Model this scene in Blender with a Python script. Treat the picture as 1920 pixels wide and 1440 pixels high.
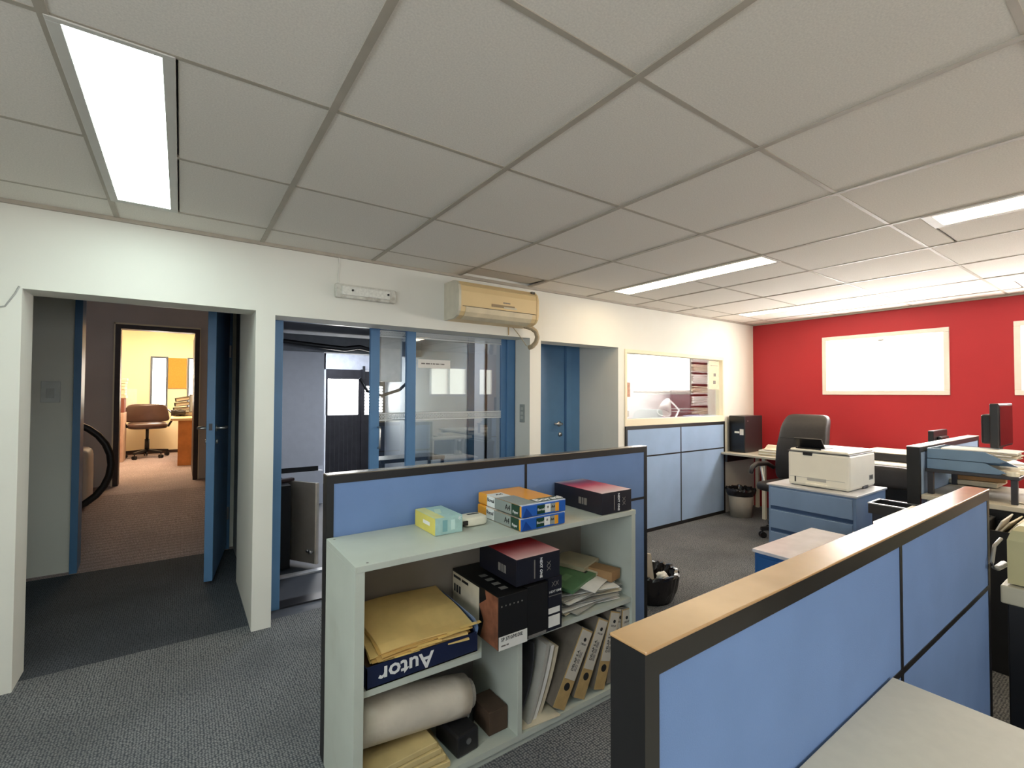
import bpy, bmesh, math, random
from mathutils import Vector, Matrix, Euler, noise as mnoise
random.seed(7)
for o in list(bpy.data.objects): bpy.data.objects.remove(o)
S = bpy.context.scene
C = S.collection
# ------------------------------------------------------------------ camera
cam = bpy.data.cameras.new('camera'); camo = bpy.data.objects.new('camera', cam); C.objects.link(camo)
YAW, PIT, ROL, FPX = .6125, .0219, .0039, 883.0
Fw = Vector((math.sin(YAW)*math.cos(PIT), math.cos(YAW)*math.cos(PIT), math.sin(PIT)))
Rt = Vector((math.cos(YAW), -math.sin(YAW), 0)); Up = Rt.cross(Fw)
R2 = Rt*math.cos(ROL)+Up*math.sin(ROL); U2 = Up*math.cos(ROL)-Rt*math.sin(ROL)
camo.matrix_world = Matrix(((R2.x, U2.x, -Fw.x, 0), (R2.y, U2.y, -Fw.y, 0), (R2.z, U2.z, -Fw.z, 1.545), (0, 0, 0, 1)))
cam.sensor_width = 36; cam.lens = FPX/1920*36; cam.clip_start = .02
S.camera = camo
# ------------------------------------------------------------------ world, exposure
w = bpy.data.worlds.new('sky'); S.world = w; w.use_nodes = True
w.node_tree.nodes['Background'].inputs[0].default_value = (.78, .86, 1, 1)
w.node_tree.nodes['Background'].inputs[1].default_value = 1.0
S.view_settings.view_transform = 'Standard'; S.view_settings.look = 'None'
S.view_settings.gamma = 1; S.view_settings.use_curve_mapping = False
S.view_settings.exposure = 1.32
LAMP_COOL = 7.0; LAMP_WARM = 6.5; WINDOW = 11.0   # emission of the ceiling lamps and of the daylit panes
# ------------------------------------------------------------------ materials
MATS = {}
def lin(c): return tuple(((v/255)/12.92 if v/255 <= .04045 else ((v/255+.055)/1.055)**2.4) for v in c)
def mat(name, rgb, rough=.5, metal=0., var=.08, scale=12., bump=0., bscale=150., spec=.5, coat=0., detail=3., stain=None, bdist=.002):
    if name in MATS: return MATS[name]
    m = bpy.data.materials.new(name); m.use_nodes = True; MATS[name] = m
    nt = m.node_tree; n = nt.nodes; L = nt.links; b = n['Principled BSDF']
    c = lin(rgb)
    tc = n.new('ShaderNodeTexCoord')
    nz = n.new('ShaderNodeTexNoise'); nz.inputs['Scale'].default_value = scale; nz.inputs['Detail'].default_value = detail
    L.new(tc.outputs['Object'], nz.inputs['Vector'])
    rp = n.new('ShaderNodeValToRGB'); L.new(nz.outputs['Fac'], rp.inputs['Fac'])
    rp.color_ramp.elements[0].position = .3; rp.color_ramp.elements[1].position = .7
    rp.color_ramp.elements[0].color = (*[max(0, v*(1-var)) for v in c], 1)
    rp.color_ramp.elements[1].color = (*[min(1, v*(1+var)) for v in c], 1)
    out = rp.outputs['Color']
    if stain:
        n2 = n.new('ShaderNodeTexNoise'); n2.inputs['Scale'].default_value = stain[1]; n2.inputs['Detail'].default_value = 6
        L.new(tc.outputs['Object'], n2.inputs['Vector'])
        r2 = n.new('ShaderNodeValToRGB'); L.new(n2.outputs['Fac'], r2.inputs['Fac'])
        r2.color_ramp.elements[0].position = stain[2]; r2.color_ramp.elements[1].position = stain[2]+.15
        r2.color_ramp.elements[0].color = (0, 0, 0, 1); r2.color_ramp.elements[1].color = (stain[3],)*3+(1,)
        mx = n.new('ShaderNodeMix'); mx.data_type = 'RGBA'
        L.new(r2.outputs['Color'], mx.inputs[0]); L.new(out, mx.inputs[6]); mx.inputs[7].default_value = (*lin(stain[0]), 1)
        out = mx.outputs[2]
    L.new(out, b.inputs['Base Color'])
    b.inputs['Roughness'].default_value = rough; b.inputs['Metallic'].default_value = metal
    b.inputs['Specular IOR Level'].default_value = spec; b.inputs['Coat Weight'].default_value = coat
    if bump:
        n3 = n.new('ShaderNodeTexNoise'); n3.inputs['Scale'].default_value = bscale; n3.inputs['Detail'].default_value = 2
        L.new(tc.outputs['Object'], n3.inputs['Vector'])
        bp = n.new('ShaderNodeBump'); bp.inputs['Strength'].default_value = bump; bp.inputs['Distance'].default_value = bdist
        L.new(n3.outputs['Fac'], bp.inputs['Height']); L.new(bp.outputs['Normal'], b.inputs['Normal'])
    return m
def emat(name, rgb, strength):
    if name in MATS: return MATS[name]
    m = bpy.data.materials.new(name); m.use_nodes = True; MATS[name] = m
    n = m.node_tree.nodes; L = m.node_tree.links; n.remove(n['Principled BSDF'])
    e = n.new('ShaderNodeEmission'); e.inputs[0].default_value = (*lin(rgb), 1); e.inputs[1].default_value = strength
    L.new(e.outputs[0], n['Material Output'].inputs[0]); return m
def glass(name, tint=(.93, .95, .95), base=.03, gain=1.0):
    m = bpy.data.materials.new(name); m.use_nodes = True; MATS[name] = m
    n = m.node_tree.nodes; L = m.node_tree.links; n.remove(n['Principled BSDF'])
    t = n.new('ShaderNodeBsdfTransparent'); t.inputs[0].default_value = (*tint, 1)
    g = n.new('ShaderNodeBsdfGlossy'); g.inputs['Roughness'].default_value = 0.0
    f = n.new('ShaderNodeFresnel'); f.inputs[0].default_value = 1.5
    ma = n.new('ShaderNodeMath'); ma.operation = 'MULTIPLY_ADD'; L.new(f.outputs[0], ma.inputs[0]); ma.inputs[1].default_value = gain; ma.inputs[2].default_value = base
    mx = n.new('ShaderNodeMixShader'); L.new(ma.outputs[0], mx.inputs[0]); L.new(t.outputs[0], mx.inputs[1]); L.new(g.outputs[0], mx.inputs[2])
    L.new(mx.outputs[0], n['Material Output'].inputs[0]); return m
def carpet(name, a, b_, pitch=85, bump=.6):
    m = mat(name, a, rough=.95, var=.25, scale=2.2, spec=.1, detail=5)
    n = m.node_tree.nodes; L = m.node_tree.links; b = n['Principled BSDF']
    tc = [q for q in n if q.type == 'TEX_COORD'][0]
    v = n.new('ShaderNodeTexVoronoi'); v.inputs['Scale'].default_value = pitch; v.inputs['Randomness'].default_value = .4
    L.new(tc.outputs['Object'], v.inputs['Vector'])
    rp = n.new('ShaderNodeValToRGB'); L.new(v.outputs['Distance'], rp.inputs['Fac'])
    rp.color_ramp.elements[0].color = (1, 1, 1, 1); rp.color_ramp.elements[1].color = (0, 0, 0, 1)
    rp.color_ramp.elements[0].position = .05; rp.color_ramp.elements[1].position = .6
    mx = n.new('ShaderNodeMix'); mx.data_type = 'RGBA'; mx.inputs[6].default_value = (*lin(b_), 1)
    L.new(rp.outputs['Color'], mx.inputs[0])
    old = b.inputs['Base Color'].links[0].from_socket
    L.new(old, mx.inputs[7]); L.new(mx.outputs[2], b.inputs['Base Color'])
    bp = n.new('ShaderNodeBump'); bp.inputs['Strength'].default_value = bump; bp.inputs['Distance'].default_value = .004
    L.new(rp.outputs['Color'], bp.inputs['Height']); L.new(bp.outputs['Normal'], b.inputs['Normal'])
    return m
def gradmat(name, axis, p0, p1, stops, rough=.3):
    m = bpy.data.materials.new(name); m.use_nodes = True; MATS[name] = m
    n = m.node_tree.nodes; L = m.node_tree.links; b = n['Principled BSDF']
    tc = n.new('ShaderNodeTexCoord'); sp = n.new('ShaderNodeSeparateXYZ'); L.new(tc.outputs['Object'], sp.inputs[0])
    nz = n.new('ShaderNodeTexNoise'); nz.inputs['Scale'].default_value = 7; L.new(tc.outputs['Object'], nz.inputs['Vector'])
    mr = n.new('ShaderNodeMapRange'); L.new(sp.outputs[axis], mr.inputs[0]); mr.inputs[1].default_value = p0; mr.inputs[2].default_value = p1
    ad = n.new('ShaderNodeMath'); ad.operation = 'MULTIPLY_ADD'; L.new(nz.outputs['Fac'], ad.inputs[0]); ad.inputs[1].default_value = .25; L.new(mr.outputs[0], ad.inputs[2])
    sb = n.new('ShaderNodeMath'); sb.operation = 'SUBTRACT'; L.new(ad.outputs[0], sb.inputs[0]); sb.inputs[1].default_value = .125
    rp = n.new('ShaderNodeValToRGB'); L.new(sb.outputs[0], rp.inputs[0])
    e = rp.color_ramp.elements
    while len(e) < len(stops): e.new(.5)
    for q, (p, c) in zip(e, stops): q.position = p; q.color = (*lin(c), 1)
    L.new(rp.outputs[0], b.inputs['Base Color']); b.inputs['Roughness'].default_value = rough
    return m
# ------------------------------------------------------------------ geometry helpers
MX = {}
def wm(o): return MX.get(o.name, Matrix.Identity(4)) if o else Matrix.Identity(4)
def tag(o, label=None, cat=None, group=None, kind=None):
    if label: o['label'] = label
    if cat: o['category'] = cat
    if group: o['group'] = group
    if kind: o['kind'] = kind
    return o
def thing(name, label, cat, loc=(0, 0, 0), rotz=0., group=None, rot=None):
    o = bpy.data.objects.new(name, None); C.objects.link(o); o.empty_display_size = .05
    o.location = loc; o.rotation_euler = rot if rot else (0, 0, rotz)
    MX[o.name] = Matrix.Translation(loc) @ o.rotation_euler.to_matrix().to_4x4()
    return tag(o, label, cat, group)
class MB:
    def __init__(s): s.bm = bmesh.new()
    def box(s, x0, x1, y0, y1, z0, z1, bev=0., M=None, seg=2):
        x0, x1 = min(x0, x1), max(x0, x1); y0, y1 = min(y0, y1), max(y0, y1); z0, z1 = min(z0, z1), max(z0, z1)
        vs = [s.bm.verts.new(p) for p in ((x0,y0,z0),(x1,y0,z0),(x1,y1,z0),(x0,y1,z0),(x0,y0,z1),(x1,y0,z1),(x1,y1,z1),(x0,y1,z1))]
        fs = [s.bm.faces.new([vs[i] for i in f]) for f in ((0,3,2,1),(4,5,6,7),(0,1,5,4),(1,2,6,5),(2,3,7,6),(3,0,4,7))]
        if bev > 0:
            bev = min(bev, .49*min(x1-x0, y1-y0, z1-z0))
            es = list({e for f in fs for e in f.edges})
            r = bmesh.ops.bevel(s.bm, geom=es, offset=bev, segments=seg, profile=.5, affect='EDGES', clamp_overlap=True)
            vs = list({v for f in r['faces'] for v in f.verts})
        if M is not None:
            for v in vs: v.co = M @ v.co
        return s
    def obox(s, c, size, rot=(0, 0, 0), bev=0., seg=2):
        M = Matrix.Translation(c) @ Euler(rot).to_matrix().to_4x4()
        a, b, d = [q/2 for q in size]
        return s.box(-a, a, -b, b, -d, d, bev, M, seg)
    def ring(s, pts): return [s.bm.verts.new(p) for p in pts]
    def loft(s, rings, cap=True, closed=True):
        R = [s.ring(r) for r in rings]; n = len(R[0])
        for a, b in zip(R, R[1:]):
            for i in range(n if closed else n-1):
                j = (i+1) % n
                s.bm.faces.new((a[i], a[j], b[j], b[i]))
        if cap and closed:
            s.bm.faces.new(list(reversed(R[0]))); s.bm.faces.new(R[-1])
        return s
    def tube(s, pts, r, seg=10, cap=True):
        pts = [Vector(p) for p in pts]; rr = r if isinstance(r, (list, tuple)) else [r]*len(pts)
        rings = []; up = Vector((0, 0, 1))
        t0 = (pts[1]-pts[0]).normalized()
        if abs(t0.dot(up)) > .95: up = Vector((1, 0, 0))
        nrm = (up - t0*up.dot(t0)).normalized()
        for i, p in enumerate(pts):
            t = (pts[min(i+1, len(pts)-1)]-pts[max(i-1, 0)]).normalized()
            nrm = (nrm - t*nrm.dot(t)).normalized(); b = t.cross(nrm)
            rings.append([p+(nrm*math.cos(a)+b*math.sin(a))*rr[i] for a in [2*math.pi*k/seg for k in range(seg)]])
        return s.loft(rings, cap)
    def cyl(s, p0, p1, r, r2=None, seg=18): return s.tube([p0, p1], [r, r if r2 is None else r2], seg)
    def prism(s, poly, vec):
        vec = Vector(vec); a = s.ring(poly); b = s.ring([Vector(p)+vec for p in poly]); n = len(poly)
        s.bm.faces.new(list(reversed(a))); s.bm.faces.new(b)
        for i in range(n): s.bm.faces.new((a[i], a[(i+1) % n], b[(i+1) % n], b[i]))
        return s
    def lathe(s, prof, c=(0, 0, 0), seg=24, fn=None, cap=True):
        rings = []
        for r, z in prof:
            ring = []
            for k in range(seg):
                a = 2*math.pi*k/seg; p = Vector((c[0]+r*math.cos(a), c[1]+r*math.sin(a), c[2]+z))
                ring.append(fn(p, a, r, z) if fn else p)
            rings.append(ring)
        return s.loft(rings, cap)
    def sup(s, c, rad, e1=.4, e2=.4, nu=24, nv=12, fn=None):
        def pw(v, e): return math.copysign(abs(v)**e, v)
        rings = []
        for i in range(nv+1):
            ph = -math.pi/2+math.pi*i/nv
            ph = max(-1.5, min(1.5, ph))
            ring = []
            for k in range(nu):
                th = 2*math.pi*k/nu
                p = Vector((rad[0]*pw(math.cos(ph), e1)*pw(math.cos(th), e2), rad[1]*pw(math.cos(ph), e1)*pw(math.sin(th), e2), rad[2]*pw(math.sin(ph), e1)))
                if fn: p = fn(p)
                ring.append(p+Vector(c))
            rings.append(ring)
        return s.loft(rings)
    def sheet(s, nx, ny, fn, t=.0008):
        top = [[Vector(fn(i/nx, j/ny)) for i in range(nx+1)] for j in range(ny+1)]
        g = [[s.bm.verts.new(p) for p in row] for row in top]
        h = [[s.bm.verts.new(p-Vector((0, 0, t))) for p in row] for row in top]
        for j in range(ny):
            for i in range(nx):
                s.bm.faces.new((g[j][i], g[j][i+1], g[j+1][i+1], g[j+1][i])); s.bm.faces.new((h[j][i], h[j+1][i], h[j+1][i+1], h[j][i+1]))
        per = [(0, i) for i in range(nx)]+[(j, nx) for j in range(ny)]+[(ny, i) for i in range(nx, 0, -1)]+[(j, 0) for j in range(ny, 0, -1)]
        for (a, b), (c, d) in zip(per, per[1:]+per[:1]):
            s.bm.faces.new((g[a][b], h[a][b], h[c][d], g[c][d]))
        return s
    def build(s, name, m, parent=None, world=True, smooth=False, label=None):
        bmesh.ops.recalc_face_normals(s.bm, faces=s.bm.faces)
        me = bpy.data.meshes.new(name); 
        org = Vector((0, 0, 0))
        if parent is not None:
            if world:
                s.bm.transform(wm(parent).inverted())
        else:
            vs = s.bm.verts
            xs = [v.co.x for v in vs]; ys = [v.co.y for v in vs]; zs = [v.co.z for v in vs]
            org = Vector(((min(xs)+max(xs))/2, (min(ys)+max(ys))/2, min(zs)))
            for v in vs: v.co -= org
        s.bm.to_mesh(me); s.bm.free()
        if smooth: me.shade_smooth()
        me.materials.append(m)
        o = bpy.data.objects.new(name, me); C.objects.link(o)
        if parent is not None:
            o.parent = parent; MX[o.name] = wm(parent)
        else:
            o.location = org; MX[o.name] = Matrix.Translation(org)
        if label: o['label'] = label
        return o
def bx(name, m, parent, x0, x1, y0, y1, z0, z1, bev=0., world=True, label=None, M=None):
    return MB().box(x0, x1, y0, y1, z0, z1, bev, M).build(name, m, parent, world, label=label)
def struct(name, mb, m, parent=None):
    o = mb.build(name, m, parent)
    if parent is None: o['kind'] = 'structure'
    return o
def copy_tree(o, parent=None):
    c = o.copy(); C.objects.link(c); c.parent = parent
    for ch in list(o.children): copy_tree(ch, c)
    return c
def text(body, size, o, R, U, m, parent, name='lettering', align='CENTER', ext=.0006, world=True, bold=0., sx=1.):
    cu = bpy.data.curves.new('t', 'FONT'); cu.body = body; cu.size = size; cu.align_x = align; cu.align_y = 'CENTER'
    cu.extrude = ext; cu.resolution_u = 2; cu.offset = bold
    ob = bpy.data.objects.new('t', cu); C.objects.link(ob)
    dg = bpy.context.evaluated_depsgraph_get()
    me = bpy.data.meshes.new_from_object(ob.evaluated_get(dg))
    bpy.data.objects.remove(ob)
    R = Vector(R).normalized(); U = Vector(U).normalized(); N = R.cross(U); o = Vector(o)
    b = MB(); b.bm.from_mesh(me); bpy.data.meshes.remove(me)
    for v in b.bm.verts: v.co = o+R*(v.co.x*sx)+U*v.co.y+N*v.co.z
    return b.build(name, m, parent, world)
def printlines(mb, o, R, U, widths, h, gap):
    """illegible print: thin raised word bars"""
    R = Vector(R).normalized(); U = Vector(U).normalized(); N = R.cross(U); o = Vector(o); x = 0
    for wd in widths:
        a = o+R*x-U*h/2
        mb.prism([a, a+R*wd, a+R*wd+U*h, a+U*h], N*.0006); x += wd+gap
    return mb
# ------------------------------------------------------------------ palette
WHITE = mat('wall_paint', (224, 223, 214), .75, var=.03, scale=1.3, bump=.08, bscale=60, stain=((205, 190, 160), 1.1, .62, .25))
CREAM = mat('cream_paint', (236, 224, 196), .7, var=.03, scale=2)
RED = mat('red_paint', (170, 30, 38), .6, var=.05, scale=1.5, bump=.05, bscale=70)
GREYW = mat('grey_paint', (176, 178, 180), .7, var=.04, scale=2)
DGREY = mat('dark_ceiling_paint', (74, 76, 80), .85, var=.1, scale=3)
TILE = mat('ceiling_tile_board', (228, 223, 214), .9, var=.07, scale=160, bump=.35, bscale=260, spec=.15)
TEE = mat('ceiling_tee_metal', (172, 164, 150), .55, var=.06)
BLUEF = mat('blue_panel_fabric', (108, 134, 178), .85, var=.05, scale=5, bump=.25, bscale=420, spec=.2, stain=((92, 114, 154), 2.2, .6, .3))
BLUEL = mat('light_blue_panel_fabric', (150, 174, 206), .8, var=.05, scale=4, bump=.2, bscale=420, spec=.25)
BLUEP = mat('blue_door_paint', (84, 126, 168), .4, var=.06, scale=5)
BLUED = mat('blue_cabinet_paint', (126, 150, 182), .42, var=.05, scale=6)
BLUEX = mat('strong_blue_paint', (30, 88, 150), .45, var=.05)
BLACK = mat('black_trim', (17, 16, 17), .45, var=.15, scale=20)
BLACKP = mat('black_plastic', (30, 29, 31), .38, var=.1)
LEATHER = mat('black_leather', (32, 28, 27), .5, var=.15, scale=30, bump=.3, bscale=300)
CAP = mat('partition_cap_laminate', (176, 138, 96), .25, var=.1, scale=9, spec=.8)
CAPD = mat('partition_cap_dark', (112, 104, 94), .2, var=.1, scale=9, spec=.8)
METAL = mat('brushed_steel', (190, 190, 190), .3, 1., var=.05)
DMETAL = mat('dark_steel', (70, 70, 74), .4, .8, var=.05)
MELA = mat('grey_melamine', (186, 192, 182), .5, var=.04, scale=6, stain=((165, 165, 150), 5, .6, .3))
MELAI = mat('bookcase_back_board', (146, 138, 128), .75, var=.08, scale=4)
DESK = mat('desk_laminate', (188, 182, 166), .45, var=.03, scale=40)
PAPER = mat('white_paper', (226, 224, 218), .8, var=.04, scale=18)
PAPERO = mat('aged_paper', (206, 196, 172), .8, var=.07, scale=18)
MANILA = mat('manila_paper', (206, 166, 96), .7, var=.08, scale=9, stain=((170, 128, 66), 6, .6, .4))
CARD = mat('brown_cardboard', (160, 124, 84), .8, var=.1, scale=14)
CARDD = mat('dark_brown_cardboard', (74, 56, 42), .8, var=.15, scale=14)
IVORY = mat('ivory_plastic', (226, 220, 200), .42, var=.02)
IVORYY = mat('yellowed_plastic', (222, 196, 146), .42, var=.04, scale=3)
GREYP = mat('grey_plastic', (168, 168, 164), .45, var=.04)
OLIVE = mat('beige_machine_plastic', (176, 168, 126), .5, var=.03)
CARPET = carpet('blue_grey_carpet', (150, 151, 151), (74, 78, 83))
CARPETW = carpet('rose_grey_carpet', (194, 178, 176), (140, 126, 126))
CARPET_SHADED = carpet('shade_darkened_carpet', (96, 100, 106), (54, 58, 64))  # shade inside the first doorway is put into this carpet colour
BROWNF = mat('dark_brown_wood', (58, 40, 36), .5, var=.2, scale=12)
ORANGEW = mat('orange_wood', (190, 124, 66), .45, var=.15, scale=8)
BLACKW = mat('black_wood', (40, 38, 42), .55, var=.25, scale=9)
PANE = emat('daylit_frosted_pane', (255, 253, 248), WINDOW)
PANEW = emat('daylit_warm_pane', (255, 246, 228), WINDOW)
GLASS = glass('clear_glass', (.88, .91, .91), .06, 1.2)
GLASS2 = glass('window_glass', (.96, .97, .97), .0, .7)
FROST = mat('frosted_film', (205, 210, 210), .5, var=.05, scale=300)
INK = mat('black_ink', (24, 24, 26), .6)
INKG = mat('grey_ink', (120, 116, 112), .6)
INKW = mat('white_ink', (225, 225, 225), .5)
NAVY = mat('navy_print', (20, 30, 62), .45, var=.1)
# ------------------------------------------------------------------ room shell
Y0, Y1, XR, CZ, XL, YB = 3.49, 3.72, 6.63, 2.545, -2.4, -2.46
FL = struct('floor', MB().box(XL-.2, XR+.1, YB-.1, 3.6, -.05, 0), CARPET)
m = MB(); OP = [(-.69, .395, 2.09), (.51, 2.655, 2.07), (2.785, 3.85, 2.055), (3.95, 5.88, 2.045)]
xs = XL
for a, b, t in OP:
    m.box(xs, a, Y0, Y1, 0, 2.7); m.box(a, b, Y0, Y1, t, 2.7); xs = b
m.box(xs, XR+.1, Y0, Y1, 0, 2.7)
wl = struct('wall_left', m, WHITE)
m = MB(); WR = [(-.27, .935), (1.405, 2.61)]; zz0, zz1 = 1.555, 2.275
ys = YB
for a, b in WR:
    m.box(XR, XR+.2, ys, a, 0, 2.7); m.box(XR, XR+.2, a, b, 0, zz0); m.box(XR, XR+.2, a, b, zz1, 2.7); ys = b
m.box(XR, XR+.2, ys, Y0, 0, 2.7)
wr = struct('wall_right', m, RED)
m = MB(); WB = [(.2, 2.2, 1.3, 2.2), (4.7, 5.7, 1.5, 2.2), (6.0, 6.45, 1.5, 2.2)]
m.box(XL, .2, YB-.15, YB, 0, 2.7); m.box(2.2, 4.7, YB-.15, YB, 0, 2.7); m.box(5.7, 6.0, YB-.15, YB, 0, 2.7); m.box(6.45, XR+.2, YB-.15, YB, 0, 2.7)
for a, b, c, d in WB: m.box(a, b, YB-.15, YB, 0, c); m.box(a, b, YB-.15, YB, d, 2.7)
struct('wall_rear', m, CREAM)
m = MB().box(XL-.1, XL, YB-.15, -1.7, 0, 2.7); m.box(XL-.1, XL, .7, Y1, 0, 2.7); m.box(XL-.1, XL, -1.7, .7, 0, 1.1); m.box(XL-.1, XL, -1.7, .7, 2.25, 2.7)
struct('wall_near', m, WHITE)
# windows in the red wall and in the rear wall (one rear one added for light): frame, sash, daylit pane
FRAMEW = mat('white_window_frame', (232, 222, 212), .5, var=.03)
def window_x(name, X, a, b, z0, z1, pane):
    fr = MB(); t = .05
    for y0, y1, p, q in ((a, b, z1-t, z1), (a, b, z0, z0+t), (a, a+t, z0+t, z1-t), (b-t, b, z0+t, z1-t)):
        fr.box(X-.012, X+.12, y0, y1, p, q, .004)
    f = struct(name, fr, FRAMEW)
    sa = MB(); t2 = .02; a2, b2, p2, q2 = a+t, b-t, z0+t, z1-t
    mid = (a2+b2)/2
    for y0, y1, p, q in ((a2, b2, q2-t2, q2), (a2, b2, p2, p2+t2), (a2, a2+t2, p2+t2, q2-t2), (b2-t2, b2, p2+t2, q2-t2)):
        sa.box(X+.04, X+.07, y0, y1, p, q)
    sa.build('sash', FRAMEW, f)
    bx('latch', METAL, f, X+.02, X+.04, mid-.03, mid+.03, q2-.045, q2-.02, .004)
    bx('pane', pane, f, X+.08, X+.09, a2, b2, p2, q2)
    return f
window_x('window_1', XR, 1.405, 2.61, zz0, zz1, PANE)
window_x('window_2', XR, -.27, .935, zz0, zz1, PANE)
m = MB()
for q in ((-1.7, .7, 2.2, 2.25), (-1.7, .7, 1.1, 1.15), (-1.7, -1.65, 1.15, 2.2), (.65, .7, 1.15, 2.2), (-.53, -.47, 1.15, 2.2)): m.box(XL-.09, XL+.01, *q, .004)
w10 = struct('fill_window_10', m, FRAMEW)  # unseen window, added to brighten the ceiling and the left side
bx('pane', emat('near_wall_fill_pane', (240, 246, 252), WINDOW*.32), w10, XL-.07, XL-.06, -1.65, .65, 1.15, 2.2)
PANER = emat('curtained_daylit_pane', (238, 232, 214), 1.6)
def window_y(name, Yf, a, b, z0, z1, pane, fm=FRAMEW, t=.045, mull=True, sgn=1):
    fr = MB()
    for x0, x1, p, q in ((a, b, z1-t, z1), (a, b, z0, z0+t), (a, a+t, z0+t, z1-t), (b-t, b, z0+t, z1-t)):
        fr.box(x0, x1, Yf-.02*sgn, Yf+.08*sgn, p, q, .004)
    f = struct(name, fr, fm)
    if mull: bx('mullion', fm, f, (a+b)/2-.02, (a+b)/2+.02, Yf-.01*sgn, Yf+.05*sgn, z0+t, z1-t)
    bx('pane', pane, f, a+t, b-t, Yf+.05*sgn, Yf+.06*sgn, z0+t, z1-t)
    return f
window_y('window_3', YB, 4.7, 5.7, 1.5, 2.2, PANER, sgn=-1)
window_y('fill_window_9', YB, .2, 2.2, 1.3, 2.2, emat('rear_fill_pane', (244, 246, 248), WINDOW*.26), sgn=-1)  # the wide one is unseen, added to lift the ceiling brightness
window_y('window_4', YB, 6.0, 6.45, 1.5, 2.2, PANER, sgn=-1)
# ------------------------------------------------------------------ ceiling: slab, tiles, tees, lamps
ceil = struct('ceiling', MB().box(XL, XR+.2, YB, Y1, 2.66, 2.7), TILE)
P_ = .7372; CX = .4232; CY = .9690
cols = [CX+P_*i for i in range(-5, 10)]; rows = [CY+P_*j for j in range(-6, 5)]
LW = .285
LAMPS = [(-.314, 1.706), (3.372, 1.706), (5.583, 1.706), (-.314, -.645), (3.372, -.645), (5.583, -.645)]
LR = [(x, x+LW, y, y+1.474) for x, y in LAMPS]
def sub(r, h):
    a, b, c, d = r; e, f, g, k = h
    if f <= a+.01 or e >= b-.01 or k <= c+.01 or g >= d-.01: return [r]
    out = []
    if g > c+.02: out.append((a, b, c, g))
    if k < d-.02: out.append((a, b, k, d))
    c2, d2 = max(c, g), min(d, k)
    if e > a+.02: out.append((a, e, c2, d2))
    if f < b-.02: out.append((f, b, c2, d2))
    return out
TM = {}
for i in range(len(cols)-1):
    for j in range(len(rows)-1):
        r = (max(cols[i], XL), min(cols[i+1], XR), max(rows[j], YB), min(rows[j+1], Y0))
        if r[1]-r[0] < .03 or r[3]-r[2] < .03: continue
        rs = [r]
        for h in LR: rs = [q for p in rs for q in sub(p, h)]
        for (a, b, c, d) in rs:
            key = (round(b-a, 3), round(d-c, 3))
            if key not in TM:
                g = .006; t = MB().box(-key[0]/2+g, key[0]/2-g, -key[1]/2+g, key[1]/2-g, 0, .016, .003, seg=1)
                o = t.build('ceiling_tile', TILE, ceil, world=False); TM[key] = o.data; 
            else:
                o = bpy.data.objects.new('ceiling_tile', TM[key]); C.objects.link(o); o.parent = ceil
            cl = wm(ceil).translation
            dz = random.uniform(-.001, .002)
            if abs((a+b)/2-2.27) < .3 and d > 3.4: o.rotation_euler = (.05, .0, 0); dz = .02   # lifted tile by the air conditioner
            o.location = Vector(((a+b)/2, (c+d)/2, CZ+dz))-cl
for x in cols[1:]:
    if x < XR: bx('grid_tee', TEE, ceil, x-.013, x+.013, YB, Y0, CZ-.004, CZ+.01)
for y in rows:
    if y < YB+.05 or y > Y0: continue
    for i in range(len(cols)-1):
        a, b = max(cols[i], XL)+.013, min(cols[i+1], XR)-.013
        for (e, f, g, k) in LR:
            if g+.02 < y < k-.02 and e-.05 < a < f: a = f
        if b-a > .05: bx('grid_tee', TEE, ceil, a, b, y-.009, y+.009, CZ-.002, CZ+.01)
wedge = MB().box(XL, XR, Y0-.02, Y0, CZ-.02, CZ+.004); wedge.box(XR-.02, XR, YB, Y0, CZ-.02, CZ+.004)
struct('trim_1', wedge, TEE)
FRM = mat('lamp_frame_white', (205, 203, 196), .5, var=.03)
DIFC = emat('lamp_diffuser_cool', (228, 248, 242), LAMP_COOL); DIFW = emat('lamp_diffuser_warm', (255, 230, 192), LAMP_WARM)
LN = ['recessed ceiling lamp with cool white diffuser above the two doorways', 'recessed warm ceiling lamp nearest the interior window, second row from the red wall',
      'recessed ceiling lamp close to the red wall above its first window', 'recessed ceiling lamp behind the viewpoint', 'recessed ceiling lamp cut by the right edge of the picture',
      'small visible end of a ceiling lamp near the second red wall window']
for k, (x, y) in enumerate(LAMPS):
    t = thing('ceiling_lamp', LN[k], 'lamp', (x+LW/2, y+.737, CZ), group='recessed ceiling lamps')
    a, b, c, d = x, x+LW, y, y+1.474
    fr = MB()
    e = .033
    for q in ((a, b, c, c+.02), (a, b, d-.045, d), (a, a+e, c+.02, d-.045), (b-e, b, c+.02, d-.045)): fr.box(*q, CZ-.006, CZ+.05, .002)
    fr.build('frame', FRM, t)
    bx('housing', FRM, t, a+.005, b-.005, c+.005, d-.005, CZ+.05, CZ+.09)
    bx('diffuser', DIFC if k in (0, 3) else DIFW, t, a+e, b-e, c+.02, d-.045, CZ-.004, CZ+.01)
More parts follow.
